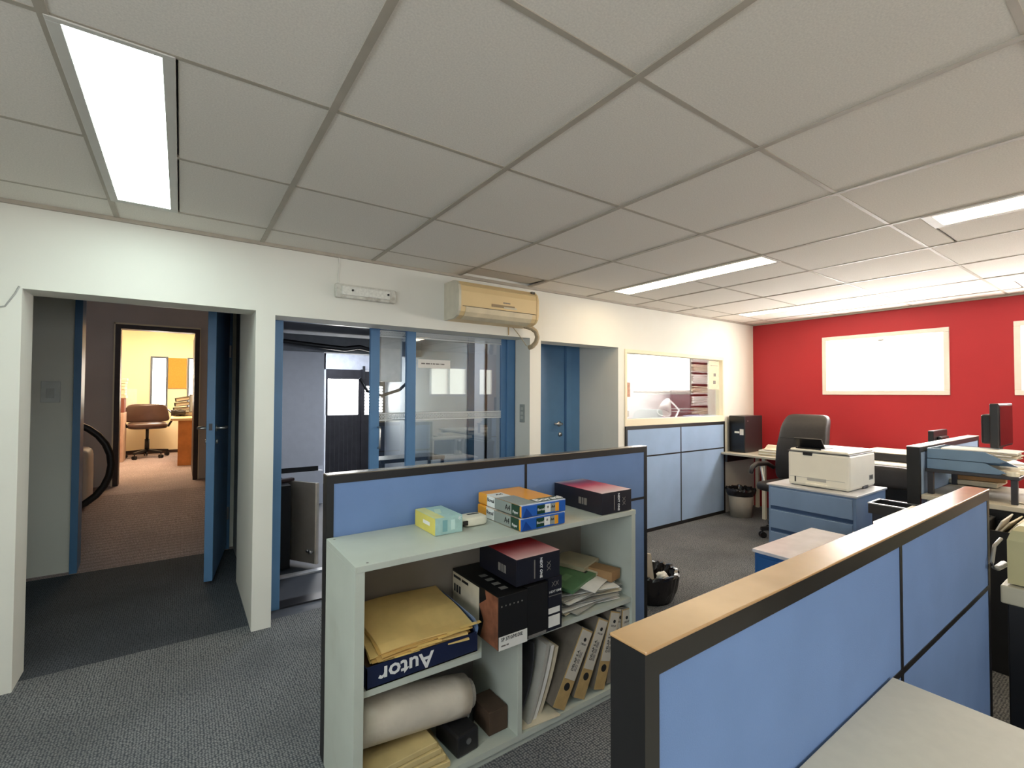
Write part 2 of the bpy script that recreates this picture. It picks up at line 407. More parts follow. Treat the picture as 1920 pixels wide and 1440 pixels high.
# ------------------------------------------------------------------ first doorway: vestibule, corridor ramp, far office
struct('floor_vestibule', MB().box(-1.7, .5, 3.6, 5.45, -.05, 0), CARPET_SHADED)
struct('wall_vestibule_pier', MB().box(.395, .51, Y1, 4.5, 0, 2.7), WHITE)
struct('wall_vestibule_right', MB().box(.45, .51, 4.5, 5.6, 0, 2.7), GREYW)
m = MB().box(-1.7, -.755, 5.5, 5.62, 0, 2.7); m.box(.415, .5, 5.5, 5.62, 0, 2.7); m.box(-.755, .415, 5.5, 5.62, 2.42, 2.7)
wv = struct('wall_vestibule_back', m, WHITE)
struct('wall_vestibule_left', MB().box(-1.75, -1.7, Y1, 5.62, 0, 2.7), WHITE)
struct('ceiling_vestibule', MB().box(-1.75, .45, Y1, 5.6, 2.5, 2.56), DGREY)
m = MB().box(-.755, -.705, 5.46, 5.64, 0, 2.42); m.box(.36, .415, 5.46, 5.64, 0, 2.42); m.box(-.705, .36, 5.46, 5.64, 2.37, 2.42)
struct('trim_2', m, BLUEP)
sw = thing('light_switch', 'white light switch plate on the grey vestibule wall', 'switch', (-.90, 5.49, 1.5))
bx('plate', mat('switch_white', (205, 208, 205), .4), sw, -.96, -.84, 5.482, 5.5, 1.46, 1.64, .004)
bx('rocker', mat('switch_rocker', (190, 193, 190), .4), sw, -.925, -.875, 5.474, 5.483, 1.5, 1.58, .003)
# open blue door leaf, hinged on the right jamb and swung towards the room
d1 = thing('door_1', None, None, (.36, 5.45, 0)); d1['kind'] = 'structure'
ang = math.atan2(4.5-5.45, .20-.36)
DM = Matrix.Translation((.36, 5.45, 0)) @ Matrix.Rotation(ang, 4, 'Z')
bx('door_leaf', BLUEP, d1, 0, .965, -.03, .03, .04, 2.36, .003, M=DM)
def handle(parent, Mx, x, side, z, dirx=-1):
    h = MB(); p = lambda a, b, c: Mx @ Vector((a, b, c))
    h.tube([p(x, .03*side, z), p(x, .085*side, z), p(x+.012*dirx, .095*side, z), p(x+.12*dirx, .092*side, z), p(x+.135*dirx, .08*side, z)], .011, 10)
    h.cyl(p(x, .03*side, z), p(x, .037*side, z), .027); h.cyl(p(x, .03*side, z-.11), p(x, .045*side, z-.11), .019)
    return h.build('handle', METAL, parent, smooth=True)
handle(d1, DM, .90, 1, 1.26); handle(d1, DM, .90, -1, 1.26)
bx('lock_plate', DMETAL, d1, .965, .967, -.012, .012, 1.245, 1.30, M=DM)
for z in (.3, 1.9): MB().cyl(DM@Vector((0, .035, z)), DM@Vector((0, .035, z+.12)), .012).build('hinge', METAL, d1)
# ramp and corridor
m = MB().prism([(-1.7, 5.45, -.05), (-1.7, 5.45, 0), (-1.7, 7.2, .35), (-1.7, 8.0, .35), (-1.7, 8.0, -.05)], (2.15, 0, 0))
struct('floor_corridor', m, CARPETW)
struct('wall_corridor_right', MB().box(.45, .51, 5.62, 7.9, 0, 2.9), CREAM)
struct('wall_corridor_left', MB().box(-1.75, -1.65, 5.62, 7.9, 0, 2.9), GREYW)
struct('ceiling_corridor', MB().box(-1.75, .51, 5.62, 8, 2.85, 2.9), GREYW)
CORW = mat('corridor_grey_paint', (206, 192, 184), .75, var=.05, scale=2)
m = MB().box(-1.7, -.70, 7.9, 8.0, .3, 2.9); m.box(.205, .5, 7.9, 8.0, .3, 2.9); m.box(-.70, .205, 7.9, 8.0, 2.43, 2.9)
struct('wall_corridor_back', m, CORW)
m = MB().box(-.70, -.645, 7.86, 8.03, .35, 2.43); m.box(.15, .205, 7.86, 8.03, .35, 2.43); m.box(-.645, .15, 7.86, 8.03, 2.375, 2.43)
t3 = struct('trim_3', m, BROWNF)
m = MB().box(-.715, -.70, 7.85, 7.9, .35, 2.45); m.box(-.715, .215, 7.85, 7.9, 2.43, 2.45); m.box(.205, .215, 7.85, 7.9, .35, 2.45)
struct('trim_4', m, CREAM)
d2 = bx('door_4', BROWNF, None, .148, .2, 8.05, 8.95, .37, 2.37, .003); d2['kind'] = 'structure'
# corridor appliance with a big black hose
ap = thing('appliance', 'white boxy cleaning machine standing in the corridor behind the blue jamb', 'appliance', (-1.05, 6.95, .30))
APW = mat('appliance_white', (196, 184, 174), .5, var=.05)
MB().sup((-1.08, 7.0, .62), (.28, .24, .32), .25, .3).build('body', APW, ap, smooth=True)
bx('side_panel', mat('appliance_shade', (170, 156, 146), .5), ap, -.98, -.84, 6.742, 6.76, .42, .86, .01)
bx('control_box', APW, ap, -1.15, -.92, 6.86, 7.1, .9, 1.12, .03)
bx('vent', BLACKP, ap, -1.12, -.99, 6.85, 6.87, .96, 1.06)
hp = []
for k in range(17):
    a = math.radians(115-k*14.5)
    hp.append((-1.02+.42*math.cos(a)*1.0, 6.62, .78+.46*math.sin(a)))
tag(MB().tube(hp, .034, 12).build('hose', mat('black_rubber', (22, 16, 18), .5), smooth=True), 'thick black hose curving in a loop over the corridor carpet', 'hose')
# far office
struct('floor_office', MB().box(-2.6, .56, 8.0, 11.8, .25, .35), CARPETW)
m = MB(); yw = 11.7
for a, b, c, d in ((-2.6, -.5, .3, 3.0), (-.5, -.22, .3, 1.2), (-.5, -.22, 2.27, 3.0), (-.22, .10, .3, 3.0), (.10, .38, .3, 1.2), (.10, .38, 2.27, 3.0), (.38, .56, .3, 3.0)):
    m.box(a, b, yw, yw+.12, c, d)
struct('wall_office_back', m, CREAM)
m = MB().box(-2.7, -2.6, 8, 11.8, .3, 3.0); m.box(.505, .555, 8, 11.8, .3, 3.0); m.box(-2.6, -1.7, 8, 8.1, .3, 3.0)
struct('wall_office_side', m, CREAM)
struct('ceiling_office', MB().box(-2.7, .56, 8, 11.8, 2.95, 3.0), CREAM)
FG = mat('grey_window_frame', (84, 98, 118), .5)
window_y('window_5', yw, -.5, -.22, 1.2, 2.27, PANEW, FG, .035, False)
window_y('window_6', yw, .10, .38, 1.2, 2.27, PANEW, FG, .035, False)
tag(bx('cork_board', mat('orange_cork', (206, 140, 62), .85, var=.12, scale=60), None, -.215, .085, yw-.03, yw-.002, 1.64, 2.25, .004), 'orange board hung between the two narrow windows of the far office', 'board')
bx('baseboard_office', BROWNF, None, -2.6, .5, yw-.015, yw-.001, .35, .41)['kind'] = 'structure'
ol = thing('ceiling_lamp', 'warm ceiling lamp of the far office', 'lamp', (-.2, 10, 2.95)); MX[ol.name] = Matrix.Translation((-.2, 10, 2.95))
bx('frame', FRM, ol, -1.05, .25, 9.6, 10.4, 2.92, 2.95); bx('diffuser', emat('office_lamp', (255, 222, 182), 17), ol, -1.0, .2, 9.65, 10.35, 2.91, 2.92)
# far office chair
def swivel_chair(name, label, loc, rotz, back_h, arms, m_seat, scale=1., exec_=False, group=None, sh=.5, gap=.14):
    t = thing(name, label, 'chair', loc, rotz, group)     # faces local -Y
    k = scale
    MB().sup((0, 0, sh*k), (.26*k, .26*k, .055*k), .5, .35).build('seat', m_seat, t, world=False, smooth=True)
    if exec_:
        def f(p):
            zz = (p.z/(back_h/2)+1)/2
            wd = 1.06-.22*zz
            curve = .09*math.sin(zz*math.pi*.9)-.16*zz
            lump = -.02*math.exp(-((zz-.80)/.10)**2)-.016*math.exp(-((zz-.45)/.22)**2)
            return Vector((p.x*wd, p.y-curve+lump*(1 if p.y < 0 else 0), p.z))
        MB().sup((0, .25*k, sh*k+back_h/2+.02), (.27*k, .055*k, back_h/2), .25, .35, 28, 30, f).build('backrest', m_seat, t, world=False, smooth=True)
        MB().box(-.19, .19, .145, .15, sh+back_h*.69, sh+back_h*.70).build('seam', BLACK, t, world=False)
    else:
        f = lambda p: Vector((p.x*(1-.10*(p.z/(back_h/2))), p.y+.10*(1-(p.x/.3)**2)-.05+.08*p.z, p.z))
        MB().sup((0, .22*k, sh*k+gap+back_h/2), (.29*k, .035*k, back_h/2), .35, .4, 24, 14, f).build('backrest', m_seat, t, world=False, smooth=True)
        MB().tube([(0, .12*k, sh*k-.04), (0, .3*k, sh*k-.02), (0, .31*k, sh*k+.2)], .022, 8).build('back_bracket', BLACKP, t, world=False)
    MB().cyl((0, 0, .12*k), (0, 0, .3*k), .032*k).cyl((0, 0, .3*k), (0, 0, sh*k-.03), .022*k).build('column', BLACKP, t, world=False, smooth=True)
    for q in range(5):
        a = math.radians(72*q+18); e = Vector((math.cos(a), math.sin(a), 0)); n = Vector((-e.y, e.x, 0))
        lg = MB(); p0 = e*.03; p1 = e*.30*k
        lg.prism([p0+n*.03+Vector((0, 0, .10*k)), p0-n*.03+Vector((0, 0, .10*k)), p1-n*.018+Vector((0, 0, .075*k)), p1+n*.018+Vector((0, 0, .075*k))], (0, 0, .035*k))
        l = lg.build('base_leg', BLACKP, t, world=False)
        cs = MB(); c = e*.285*k
        for sg in (-1, 1): cs.cyl(c+n*.008*sg+Vector((0, 0, .033)), c+n*.028*sg+Vector((0, 0, .033)), .033, seg=14)
        cs.cyl(c+Vector((0, 0, .03)), c+Vector((0, 0, .08*k)), .009, seg=8)
        cs.build('caster', BLACK, l, world=False)
    for sg in ((-1, 1) if arms else ()):
        x = .29*k*sg
        if arms == 'post':
            MB().tube([(x*.8, .02, sh*k-.03), (x, .01, sh*k-.01), (x*1.06, -.02, sh*k+.2)], .014, 10).build('arm_post', METAL, t, world=False, smooth=True)
            MB().tube([(x*1.0, .2, sh*k+.16), (x*1.06, .1, sh*k+.21), (x*1.06, -.1, sh*k+.22), (x*1.03, -.2, sh*k+.19), (x*1.0, -.24, sh*k+.13)], [.022, .026, .028, .026, .02], 12).build('armrest', GREYP if arms == 'grey' else LEATHER, t, world=False, smooth=True)
        else:
            MB().tube([(x, .22, sh*k+.28), (x*1.12, .1, sh*k+.23), (x*1.12, -.12, sh*k+.22), (x*1.1, -.2, sh*k+.12), (x*.9, -.16, sh*k-.02)], .018, 10).build('armrest', BLACKP, t, world=False, smooth=True)
    return t
swivel_chair('swivel_armchair', 'dark brown swivel armchair with shiny seat in the far office', (-.50, 11.05, .35), .1, .34, 'loop', mat('brown_vinyl', (70, 50, 44), .28, var=.1), 1.14, sh=.52, gap=.05)
dk = thing('desk', 'orange wooden desk in the far office', 'desk', (.2, 10.2, .35))
bx('side_panel', ORANGEW, dk, -.03, .22, 9.5, 9.53, .35, 1.09); bx('side_panel', ORANGEW, dk, .46, .49, 9.5, 10.9, .35, 1.09)
bx('leg_panel', ORANGEW, dk, -.03, 0, 9.53, 10.3, .35, 1.09)
bx('desk_top', mat('cream_laminate', (222, 190, 146), .45), dk, -.13, .5, 9.45, 10.9, 1.09, 1.13, .004)
bx('back_panel', ORANGEW, dk, .22, .46, 9.55, 9.57, .6, 1.09)
BIND = mat('binder_marble', (74, 62, 58), .6, var=.3, scale=40)
for k, (zz, tl, dx) in enumerate(((1.135, .0, 0), (1.215, .10, .03), (1.30, .16, .05), (1.385, .22, .06))):
    t = thing('lever_binder', ['lowest', 'second lowest', 'second highest', 'topmost'][k]+' of the black binders heaped on the far office desk', 'binder', (-.09+dx, 10.55, zz), rot=(0, -tl*.8, -.3), group='binders on the far desk')
    bx('cover', BIND, t, 0, .30, -.15, .15, 0, .008, world=False); bx('cover', BIND, t, 0, .30, -.15, .15, .06, .068, world=False)
    bx('spine', BLACK, t, -.006, .0, -.15, .15, 0, .068, world=False); bx('paper_block', PAPERO, t, .01, .28, -.14, .14, .009, .059, world=False)
cb = tag(MB().sup((-.03, 10.25, 1.131+.065), (.10, .10, .05), .6, .8, fn=lambda p: p*(1+.25*math.sin(p.x*60)*math.cos(p.y*50))).build('cap', BLACK, smooth=True), 'black cap left on the corner of the far office desk', 'cap')
mo = thing('monitor', 'grey monitor standing on the far office desk', 'monitor', (.33, 10.2, 1.13))
bx('screen_frame', mat('monitor_grey', (110, 112, 116), .4), mo, .12, .48, 10.2, 10.24, 1.2, 1.52, .008); bx('screen', mat('screen_dim', (150, 160, 165), .15), mo, .14, .46, 10.196, 10.2, 1.22, 1.50)
bx('stand', BLACKP, mo, .26, .34, 10.19, 10.27, 1.13, 1.21, .005); bx('foot', BLACKP, mo, .20, .40, 10.12, 10.32, 1.13, 1.145, .004)
fc = thing('filing_cabinet', 'pale filing cabinet at the left edge of the far doorway', 'cabinet', (-1.05, 10.75, .35))
bx('body', mat('rose_cabinet', (196, 168, 152), .5), fc, -1.30, -.80, 10.5, 11.0, .35, 1.2, .006)
for z in (.42, .80):
    d = bx('drawer', mat('rose_cabinet2', (184, 152, 138), .5), fc, -1.27, -.83, 10.485, 10.5, z, z+.34, .004); bx('pull', DMETAL, d, -1.11, -.99, 10.47, 10.485, z+.25, z+.27)
tag(MB().box(-1.25, -.80, 10.55, 10.85, 1.2, 1.45, .01).build('cardboard_carton', mat('brown_carton', (120, 70, 60), .8)), 'brown carton on the pale filing cabinet of the far office', 'box')
m = MB()
for k in range(7): m.obox((-.99+random.uniform(-.015, .015), 10.7, 1.475+k*.05), (.42, .28, .045), (0, 0, random.uniform(-.05, .05)), .004)
tag(m.build('paper_stack', PAPERO), 'tall stack of papers on the brown carton of the far office', 'papers')
tag(bx('wall_notice', PAPER, None, -.86, -.70, yw-.008, yw-.001, 1.25, 1.62), 'pale notice sheet on the far office wall beside the cabinet', 'notice')
# ------------------------------------------------------------------ second opening: sliding glass doors and entrance hall
struct('floor_hall', MB().box(.51, 3.2, 3.6, 8.7, -.05, 0), mat('hall_floor', (70, 74, 82), .55, var=.15, scale=3))
struct('trim_5', MB().box(.6, 2.66, 4.33, 4.40, 0, .012), mat('threshold_metal', (205, 205, 208), .4))
m = MB().box(2.665, 2.775, Y1, 4.3, 0, 2.7); m.box(2.665, 3.2, 4.25, 4.32, 0, 2.7); m.box(3.12, 3.2, 4.3, 8.6, 0, 2.7)
struct('wall_hall_right', m, GREYW)
struct('wall_hall_left', MB().box(.515, .56, 4.5, 8.6, 0, 2.7), GREYW)
fl2 = thing('ceiling_lamp', 'square lamp on the dark ceiling just inside the sliding doors', 'lamp', (2.2, 5.2, 2.42)); MX[fl2.name] = Matrix.Translation((2.2, 5.2, 2.42))
bx('frame', FRM, fl2, 1.9, 2.5, 4.9, 5.5, 2.39, 2.42); bx('diffuser', emat('entry_lamp', (232, 240, 255), 12), fl2, 1.93, 2.47, 4.93, 5.47, 2.38, 2.39)
struct('wall_hall_pier', MB().box(.56, 1.66, 7.0, 7.12, .53, 2.13), mat('hall_white', (206, 208, 214), .7, var=.03))
m = MB().box(.56, 1.66, 7.0, 7.12, 0, .46); wp = struct('wall_hall_plinth', m, mat('hall_white', (0, 0, 0)))
bx('shadow_gap', BLACK, None, .56, 1.6, 7.02, 7.12, .46, .53)['kind'] = 'structure'  # black strip standing in for the shadow gap under the pier
struct('trim_7', MB().box(.56, 3.12, 6.95, 7.14, 2.13, 2.36), mat('beam_grey', (128, 130, 134), .8, var=.08))
struct('ceiling_hall', MB().box(.51, 3.2, Y1, 8.7, 2.42, 2.5), DGREY)
m = MB().box(.56, 2.04, 8.5, 8.6, 0, 2.45); m.box(1.9, 3.12, 8.5, 8.6, 1.96, 2.45); m.box(3.08, 3.12, 8.5, 8.6, 0, 1.96)
struct('wall_hall_back', m, mat('hall_back_white', (226, 228, 234), .7))
hl = thing('ceiling_lamp', 'added unseen lamp standing in for daylight behind the hall beam', 'lamp', (2, 7.8, 2.42)); MX[hl.name] = Matrix.Translation((2, 7.8, 2.42))  # lamp added out of sight, in place of daylight on the back wall
bx('frame', FRM, hl, 1.3, 2.6, 7.6, 8.0, 2.39, 2.42); bx('diffuser', emat('hall_fill_lamp', (226, 236, 255), 8), hl, 1.32, 2.58, 7.62, 7.98, 2.38, 2.39)
gd = thing('door_5', None, None, (2.04, 8.5, 0)); gd['kind'] = 'structure'
for k in range(8):
    x = 2.04+k*.0752; bx('plank', BLACKW, gd, x+.002, x+.073, 8.455, 8.49, .02, 1.17, .004)
m = MB().box(2.04, 2.64, 8.455, 8.49, 1.80, 1.97); m.box(2.04, 2.07, 8.455, 8.49, 1.17, 1.80); m.box(2.59, 2.64, 8.455, 8.49, 1.17, 1.80)
m.build('door_frame', BLACKW, gd); bx('pane', PANE, gd, 2.07, 2.59, 8.47, 8.48, 1.18, 1.80)
m = MB().box(2.64, 2.70, 8.44, 8.5, .0, 1.98); m.box(2.70, 3.08, 8.455, 8.49, .02, 1.17); m.box(3.04, 3.08, 8.455, 8.49, 1.17, 1.95); m.box(2.70, 3.04, 8.455, 8.49, 1.68, 1.95)
m.build('side_leaf', BLACKW, gd)
for k in range(9): MB().obox((2.87, 8.472, 1.20+k*.055), (.34, .035, .006), (-.5, 0, 0)).build('louvre', BLACKW, gd)
bx('pane', PANE, gd, 2.70, 3.04, 8.495, 8.5, 1.17, 1.68)
bx('bolt', DMETAL, gd, 2.66, 2.70, 8.42, 8.455, 1.8, 2.04, .006)
tag(MB().tube([(.56, 6.85, 2.27), (1.1, 6.84, 2.24), (1.6, 6.84, 2.20), (1.9, 6.83, 2.18), (2.1, 6.84, 2.22), (2.4, 6.85, 2.16), (2.7, 6.85, 2.2)], [.032, .03, .034, .036, .034, .03, .03], 10).build('cable_bundle', BLACK, smooth=True), 'black cable bundle running under the entrance hall ceiling', 'cable')
tag(MB().box(2.3, 2.62, 6.5, 6.78, 1.72, 2.42, .01).build('duct_box', mat('duct_white', (206, 206, 200), .6)), 'pale boxed duct hanging behind the glass doors', 'duct')
tag(MB().tube([(1.95, 6.3, 1.75), (2.05, 6.3, 1.58), (2.25, 6.3, 1.52), (2.5, 6.3, 1.6), (2.7, 6.3, 1.78)], .022, 8).build('hanging_cable', BLACK, smooth=True), 'loose black cable drooping under the pale duct behind the glass', 'cable')
# hall cabinet with open door and low bench behind the glass
hc = thing('hall_cabinet', 'dark low cabinet with grey door ajar just inside the sliding doors', 'cabinet', (.68, 4.7, 0))
bx('body', BLACK, hc, .57, .80, 4.5, 5.1, .02, .74)
CM = Matrix.Translation((.80, 4.78, 0)) @ Matrix.Rotation(math.atan2(-.33, .215), 4, 'Z')
dd = bx('door', mat('taupe_board', (138, 130, 122), .6, var=.05), hc, 0, .375, -.012, .012, .03, .745, M=CM)
bx('edge_strip', mat('pale_edge', (226, 214, 198), .5), dd, .375, .393, -.013, .013, .03, .745, M=CM)
MB().cyl(CM@Vector((.35, -.012, .14)), CM@Vector((.35, -.05, .14)), .016).cyl(CM@Vector((.30, -.012, .14)), CM@Vector((.30, -.03, .14)), .012).build('knob', METAL, dd, smooth=True)
tag(MB().obox((.80, 4.7, .757), (.13, .05, .03), (0, 0, .4), .008).build('wood_block', BROWNF), 'small dark wooden block on top of the low hall cabinet', 'block')
m = MB().box(1.38, 2.1, 4.9, 5.2, .93, .965); fb = thing('bench', 'black framed bench behind the glass doors', 'bench', (1.7, 5.05, 0))
bx('seat_rail', BLACK, fb, 1.75, 2.5, 4.9, 4.94, .80, .84); bx('seat', BLACKP, fb, 1.75, 2.5, 4.94, 5.3, .80, .83)
for x in (1.76, 2.1, 2.46): bx('leg', BLACK, fb, x, x+.03, 4.9, 4.93, 0, .8)
for x in (1.76, 2.46): bx('leg', BLACK, fb, x, x+.03, 5.25, 5.28, 0, .8)
m.bm.free()
# sliding glass door set
sd = thing('door_2', None, None, (1.58, 3.78, 0)); sd['kind'] = 'structure'
m = MB().box(.515, .60, 3.735, 3.86, 0, 2.10, .003); m.box(2.57, 2.66, 3.735, 3.86, 0, 2.10, .003); m.box(.60, 2.57, 3.735, 3.86, 2.085, 2.13)
m.build('frame', BLUEP, sd); bx('bottom_track', DMETAL, sd, .6, 2.57, 3.735, 3.86, 0, .012)
def leaf(x0, x1, yc, sl, sr):
    l = bx('leaf_stile', BLUEP, sd, x0, x0+sl, yc-.018, yc+.018, .015, 2.085, .002); bx('leaf_stile', BLUEP, sd, x1-sr, x1, yc-.018, yc+.018, .015, 2.085, .002)
    bx('leaf_rail', BLUEP, sd, x0+sl, x1-sr, yc-.018, yc+.018, .015, .13); 
    g = bx('pane', GLASS, sd, x0+sl, x1-sr, yc-.003, yc+.003, .13, 2.085)
    st = MB(); a, b = x0+sl, x1-sr; n = int((b-a)/.014)
    for z0, z1 in ((1.32, 1.387), (2.02, 2.075)):
        st.box(a, b, yc-.0045, yc-.0032, z0, z0+.012); st.box(a, b, yc-.0045, yc-.0032, z1-.012, z1)
        for r in range(3):
            for q in range(n):
                xx = a+.004+q*.014+(.007 if r % 2 else 0); zz = z0+.016+r*(z1-z0-.03)/3
                st.box(xx, min(xx+.0095, b), yc-.0045, yc-.0032, zz, zz+.011)
    s_ = st.build('frosted_strip', FROST, sd); s_['kind'] = 'stuff'
leaf(1.265, 2.25, 3.83, .076, .064)
leaf(1.555, 2.57, 3.775, .082, .05)
h = MB().tube([(1.335, 3.81, 1.27), (1.335, 3.78, 1.27), (1.335, 3.775, 1.25), (1.335, 3.775, 1.12), (1.335, 3.78, 1.10), (1.335, 3.81, 1.10)], .009, 8)
h.build('handle', METAL, sd, smooth=True)
sg = thing('door_notice', 'narrow white paper notice stuck on the sliding glass door', 'notice', (1.815, 3.768, 1.77))
bx('paper', PAPER, sg, 1.66, 1.97, 3.7665, 3.771, 1.77, 1.845)
printlines(MB(), (1.69, 3.766, 1.808), (1, 0, 0), (0, 0, 1), (.035, .04, .012, .022, .03, .008, .032), .011, .007).build('print', INKG, sg)
# socket plate on the reveal
sp = thing('socket_plate', 'grey socket plate on the reveal beside the sliding doors', 'socket', (2.655, 3.6, 1.28))
bx('plate', mat('socket_grey', (150, 156, 152), .5), sp, 2.647, 2.655, 3.565, 3.64, 1.28, 1.45, .003)
for z in (1.31, 1.352, 1.394): bx('rocker', mat('socket_light', (180, 184, 178), .5), sp, 2.643, 2.648, 3.585, 3.62, z, z+.028, .002)
# ------------------------------------------------------------------ third opening: blue door in its recess
struct('floor_recess', MB().box(2.785, 3.95, 3.6, 4.25, -.05, 0), CARPET)
struct('wall_recess_right', MB().box(3.85, 3.945, Y1, 4.2, 0, 2.7), WHITE)
struct('ceiling_recess', MB().box(2.78, 3.9, Y1, 4.2, 2.2, 2.3), GREYW)
d3 = thing('door_3', None, None, (3.25, 4.12, 0)); d3['kind'] = 'structure'
bx('door_leaf', BLUEP, d3, 2.79, 3.62, 4.10, 4.14, .01, 2.18, .003)
m = MB().box(3.63, 3.71, 4.07, 4.18, 0, 2.2, .003); m.box(3.72, 3.85, 4.09, 4.18, 0, 2.2, .003); m.build('frame', BLUEP, d3)
h = MB().tube([(3.54, 4.10, 1.21), (3.54, 4.045, 1.21), (3.52, 4.035, 1.21), (3.42, 4.035, 1.215)], .013, 10); h.cyl((3.54, 4.10, 1.21), (3.54, 4.092, 1.21), .03); h.cyl((3.55, 4.10, 1.09), (3.55, 4.085, 1.09), .024)
h.build('handle', METAL, d3, smooth=True)
# ------------------------------------------------------------------ fourth opening: interior window above a blue panel, bright office behind
BRW = mat('bright_office_white', (232, 232, 232), .7, var=.03)
struct('floor_side_office', MB().box(3.95, 8.5, 3.6, 5.6, -.05, 0), CARPET)
m = MB(); bw = (6.45, 7.98, 1.60, 2.38)
m.box(3.95, bw[0], 5.5, 5.6, 0, 2.7); m.box(bw[1], 8.5, 5.5, 5.6, 0, 2.7); m.box(bw[0], bw[1], 5.5, 5.6, 0, bw[2]); m.box(bw[0], bw[1], 5.5, 5.6, bw[3], 2.7)
struct('wall_side_office_back', m, BRW)
m = MB().box(8.45, 8.55, 3.6, 5.6, 0, 2.7); m.box(XR+.1, 8.5, 3.6, 3.72, 0, 2.7); m.box(3.945, 3.95, 4.2, 5.5, 0, 2.7)
struct('wall_side_office_side', m, BRW)
struct('ceiling_side_office', MB().box(3.95, 8.5, Y1, 5.6, 2.5, 2.6), BRW)
window_y('window_7', 5.5, *bw[:2], *bw[2:], emat('bright_office_pane', (255, 255, 255), WINDOW*1.0), FRAMEW, .03, False)
sl = thing('ceiling_lamp', 'added unseen ceiling lamp brightening the side office', 'lamp', (6, 4.6, 2.5)); MX[sl.name] = Matrix.Translation((6, 4.6, 2.5))  # lamp added out of view to brighten the room behind the glass
bx('frame', FRM, sl, 5.2, 6.8, 4.4, 4.8, 2.47, 2.5); bx('diffuser', emat('side_office_fill_lamp', (255, 252, 244), 24), sl, 5.22, 6.78, 4.42, 4.78, 2.46, 2.47)
m = MB(); a, b, c, d = 3.95, 5.88, 1.2, 2.045
for x0, x1, p, q in ((a, b, d-.04, d), (a, b, c, c+.075), (a, a+.035, c+.075, d-.04), (b-.035, b, c+.075, d-.04)): m.box(x0, x1, Y0-.008, Y0+.09, p, q, .003)
iw = struct('window_8', m, CREAM)
bx('pane', GLASS2, iw, a+.035, b-.035, Y0+.04, Y0+.046, c+.075, d-.04)
ps = thing('poster', 'white poster with two small dark pictures stuck on the interior window', 'poster', (5.72, 3.525, 1.62))
bx('sheet', PAPERO, ps, 5.60, 5.83, 3.524, 3.528, 1.62, 1.99)
bx('picture', INKG, ps, 5.70, 5.75, 3.522, 3.524, 1.79, 1.83); bx('picture', INKG, ps, 5.69, 5.745, 3.522, 3.524, 1.69, 1.735)
printlines(MB(), (5.63, 3.5235, 1.93), (1, 0, 0), (0, 0, 1), (.05, .04, .06), .006, .01).build('print', INKG, ps)
tag(bx('photo_card', mat('photo_brown', (176, 120, 84), .5, var=.3, scale=60), None, 4.0, 4.08, 3.524, 3.53, 1.52, 1.68), 'small brown photo card at the left edge of the interior window', 'photo')
tag(bx('small_sticker', mat('sticker_grey', (190, 186, 180), .5), None, 4.0, 4.06, 3.524, 3.53, 1.30, 1.37), 'small grey sticker low at the left edge of the interior window', 'sticker')
# white curtain panel by the office window, rack of paper, desk and lamp
rk = thing('paper_rack', 'dark shelf rack crammed with paper stacks behind the interior window', 'rack', (7.5, 5.0, 0))
RKD = mat('rack_dark', (62, 52, 56), .6, var=.2)
m = MB().box(7.14, 7.17, 4.85, 5.25, 0, 2.35); m.box(7.78, 7.81, 4.85, 5.25, 0, 2.35); m.build('upright', RKD, rk)
bx('back_board', RKD, rk, 7.17, 7.78, 5.22, 5.25, 0, 2.35)
SH = [.95, 1.18, 1.38, 1.58, 1.76, 1.96, 2.14, 2.3]
for z in SH: bx('shelf', mat('rack_shelf', (206, 200, 200), .6), rk, 7.17, 7.78, 4.85, 5.22, z-.02, z)
for k, z in enumerate(SH[:-1]):
    m = MB(); zz = z+.001
    while zz < SH[k+1]-.075:
        m.obox((7.46+random.uniform(-.03, .03), 4.99, zz+.011), (.48+random.uniform(-.08, .04), .30, .02), (0, random.uniform(-.02, .02), random.uniform(-.08, .08))); zz += .024
    tag(m.build('paper_stack', PAPERO if k % 2 else PAPER), 'paper stack on '+['the lowest visible', 'the second', 'the third', 'the fourth', 'the fifth', 'the sixth', 'the topmost'][k]+' rack shelf counted upwards behind the interior window', 'papers', 'paper stacks on the rack')
bx('trim_8', mat('blue_grey_panel', (172, 184, 196), .6), None, 7.85, 8.45, 4.9, 4.95, 0, 2.5)['kind'] = 'structure'
ot = thing('desk', 'white desk under the bright window of the side office', 'desk', (6.2, 4.6, 0))
bx('desk_top', BRW, ot, 4.6, 7.0, 4.0, 4.85, 1.05, 1.09, .004)
for x in (4.65, 6.93): bx('leg', GREYP, ot, x, x+.04, 4.05, 4.8, 0, 1.05)
lm = thing('desk_lamp', 'white articulated desk lamp behind the interior window', 'lamp', (5.75, 4.35, 1.09))
LWH = mat('lamp_white', (226, 226, 226), .4)
MB().cyl((6.05, 4.4, 1.09), (6.05, 4.4, 1.115), .09, seg=24).build('base', LWH, lm, smooth=False)
MB().tube([(6.05, 4.4, 1.11), (6.2, 4.4, 1.32), (5.85, 4.3, 1.46)], .012, 8).build('arm', LWH, lm)
MB().tube([(5.80, 4.3, 1.47), (5.76, 4.29, 1.44), (5.70, 4.27, 1.38), (5.64, 4.25, 1.29)], [.03, .05, .075, .10], 18).build('shade', LWH, lm, smooth=True)
MB().cyl((5.63, 4.247, 1.288), (5.635, 4.248, 1.295), .08, seg=18).build('bulb_cover', GREYP, lm)
m = MB().box(6.22, 6.6, 4.1, 4.35, 1.09, 1.24, .01)
tag(m.build('blue_carton', mat('slate_carton', (104, 116, 140), .6)), 'slate blue carton on the white desk behind the interior window', 'box')
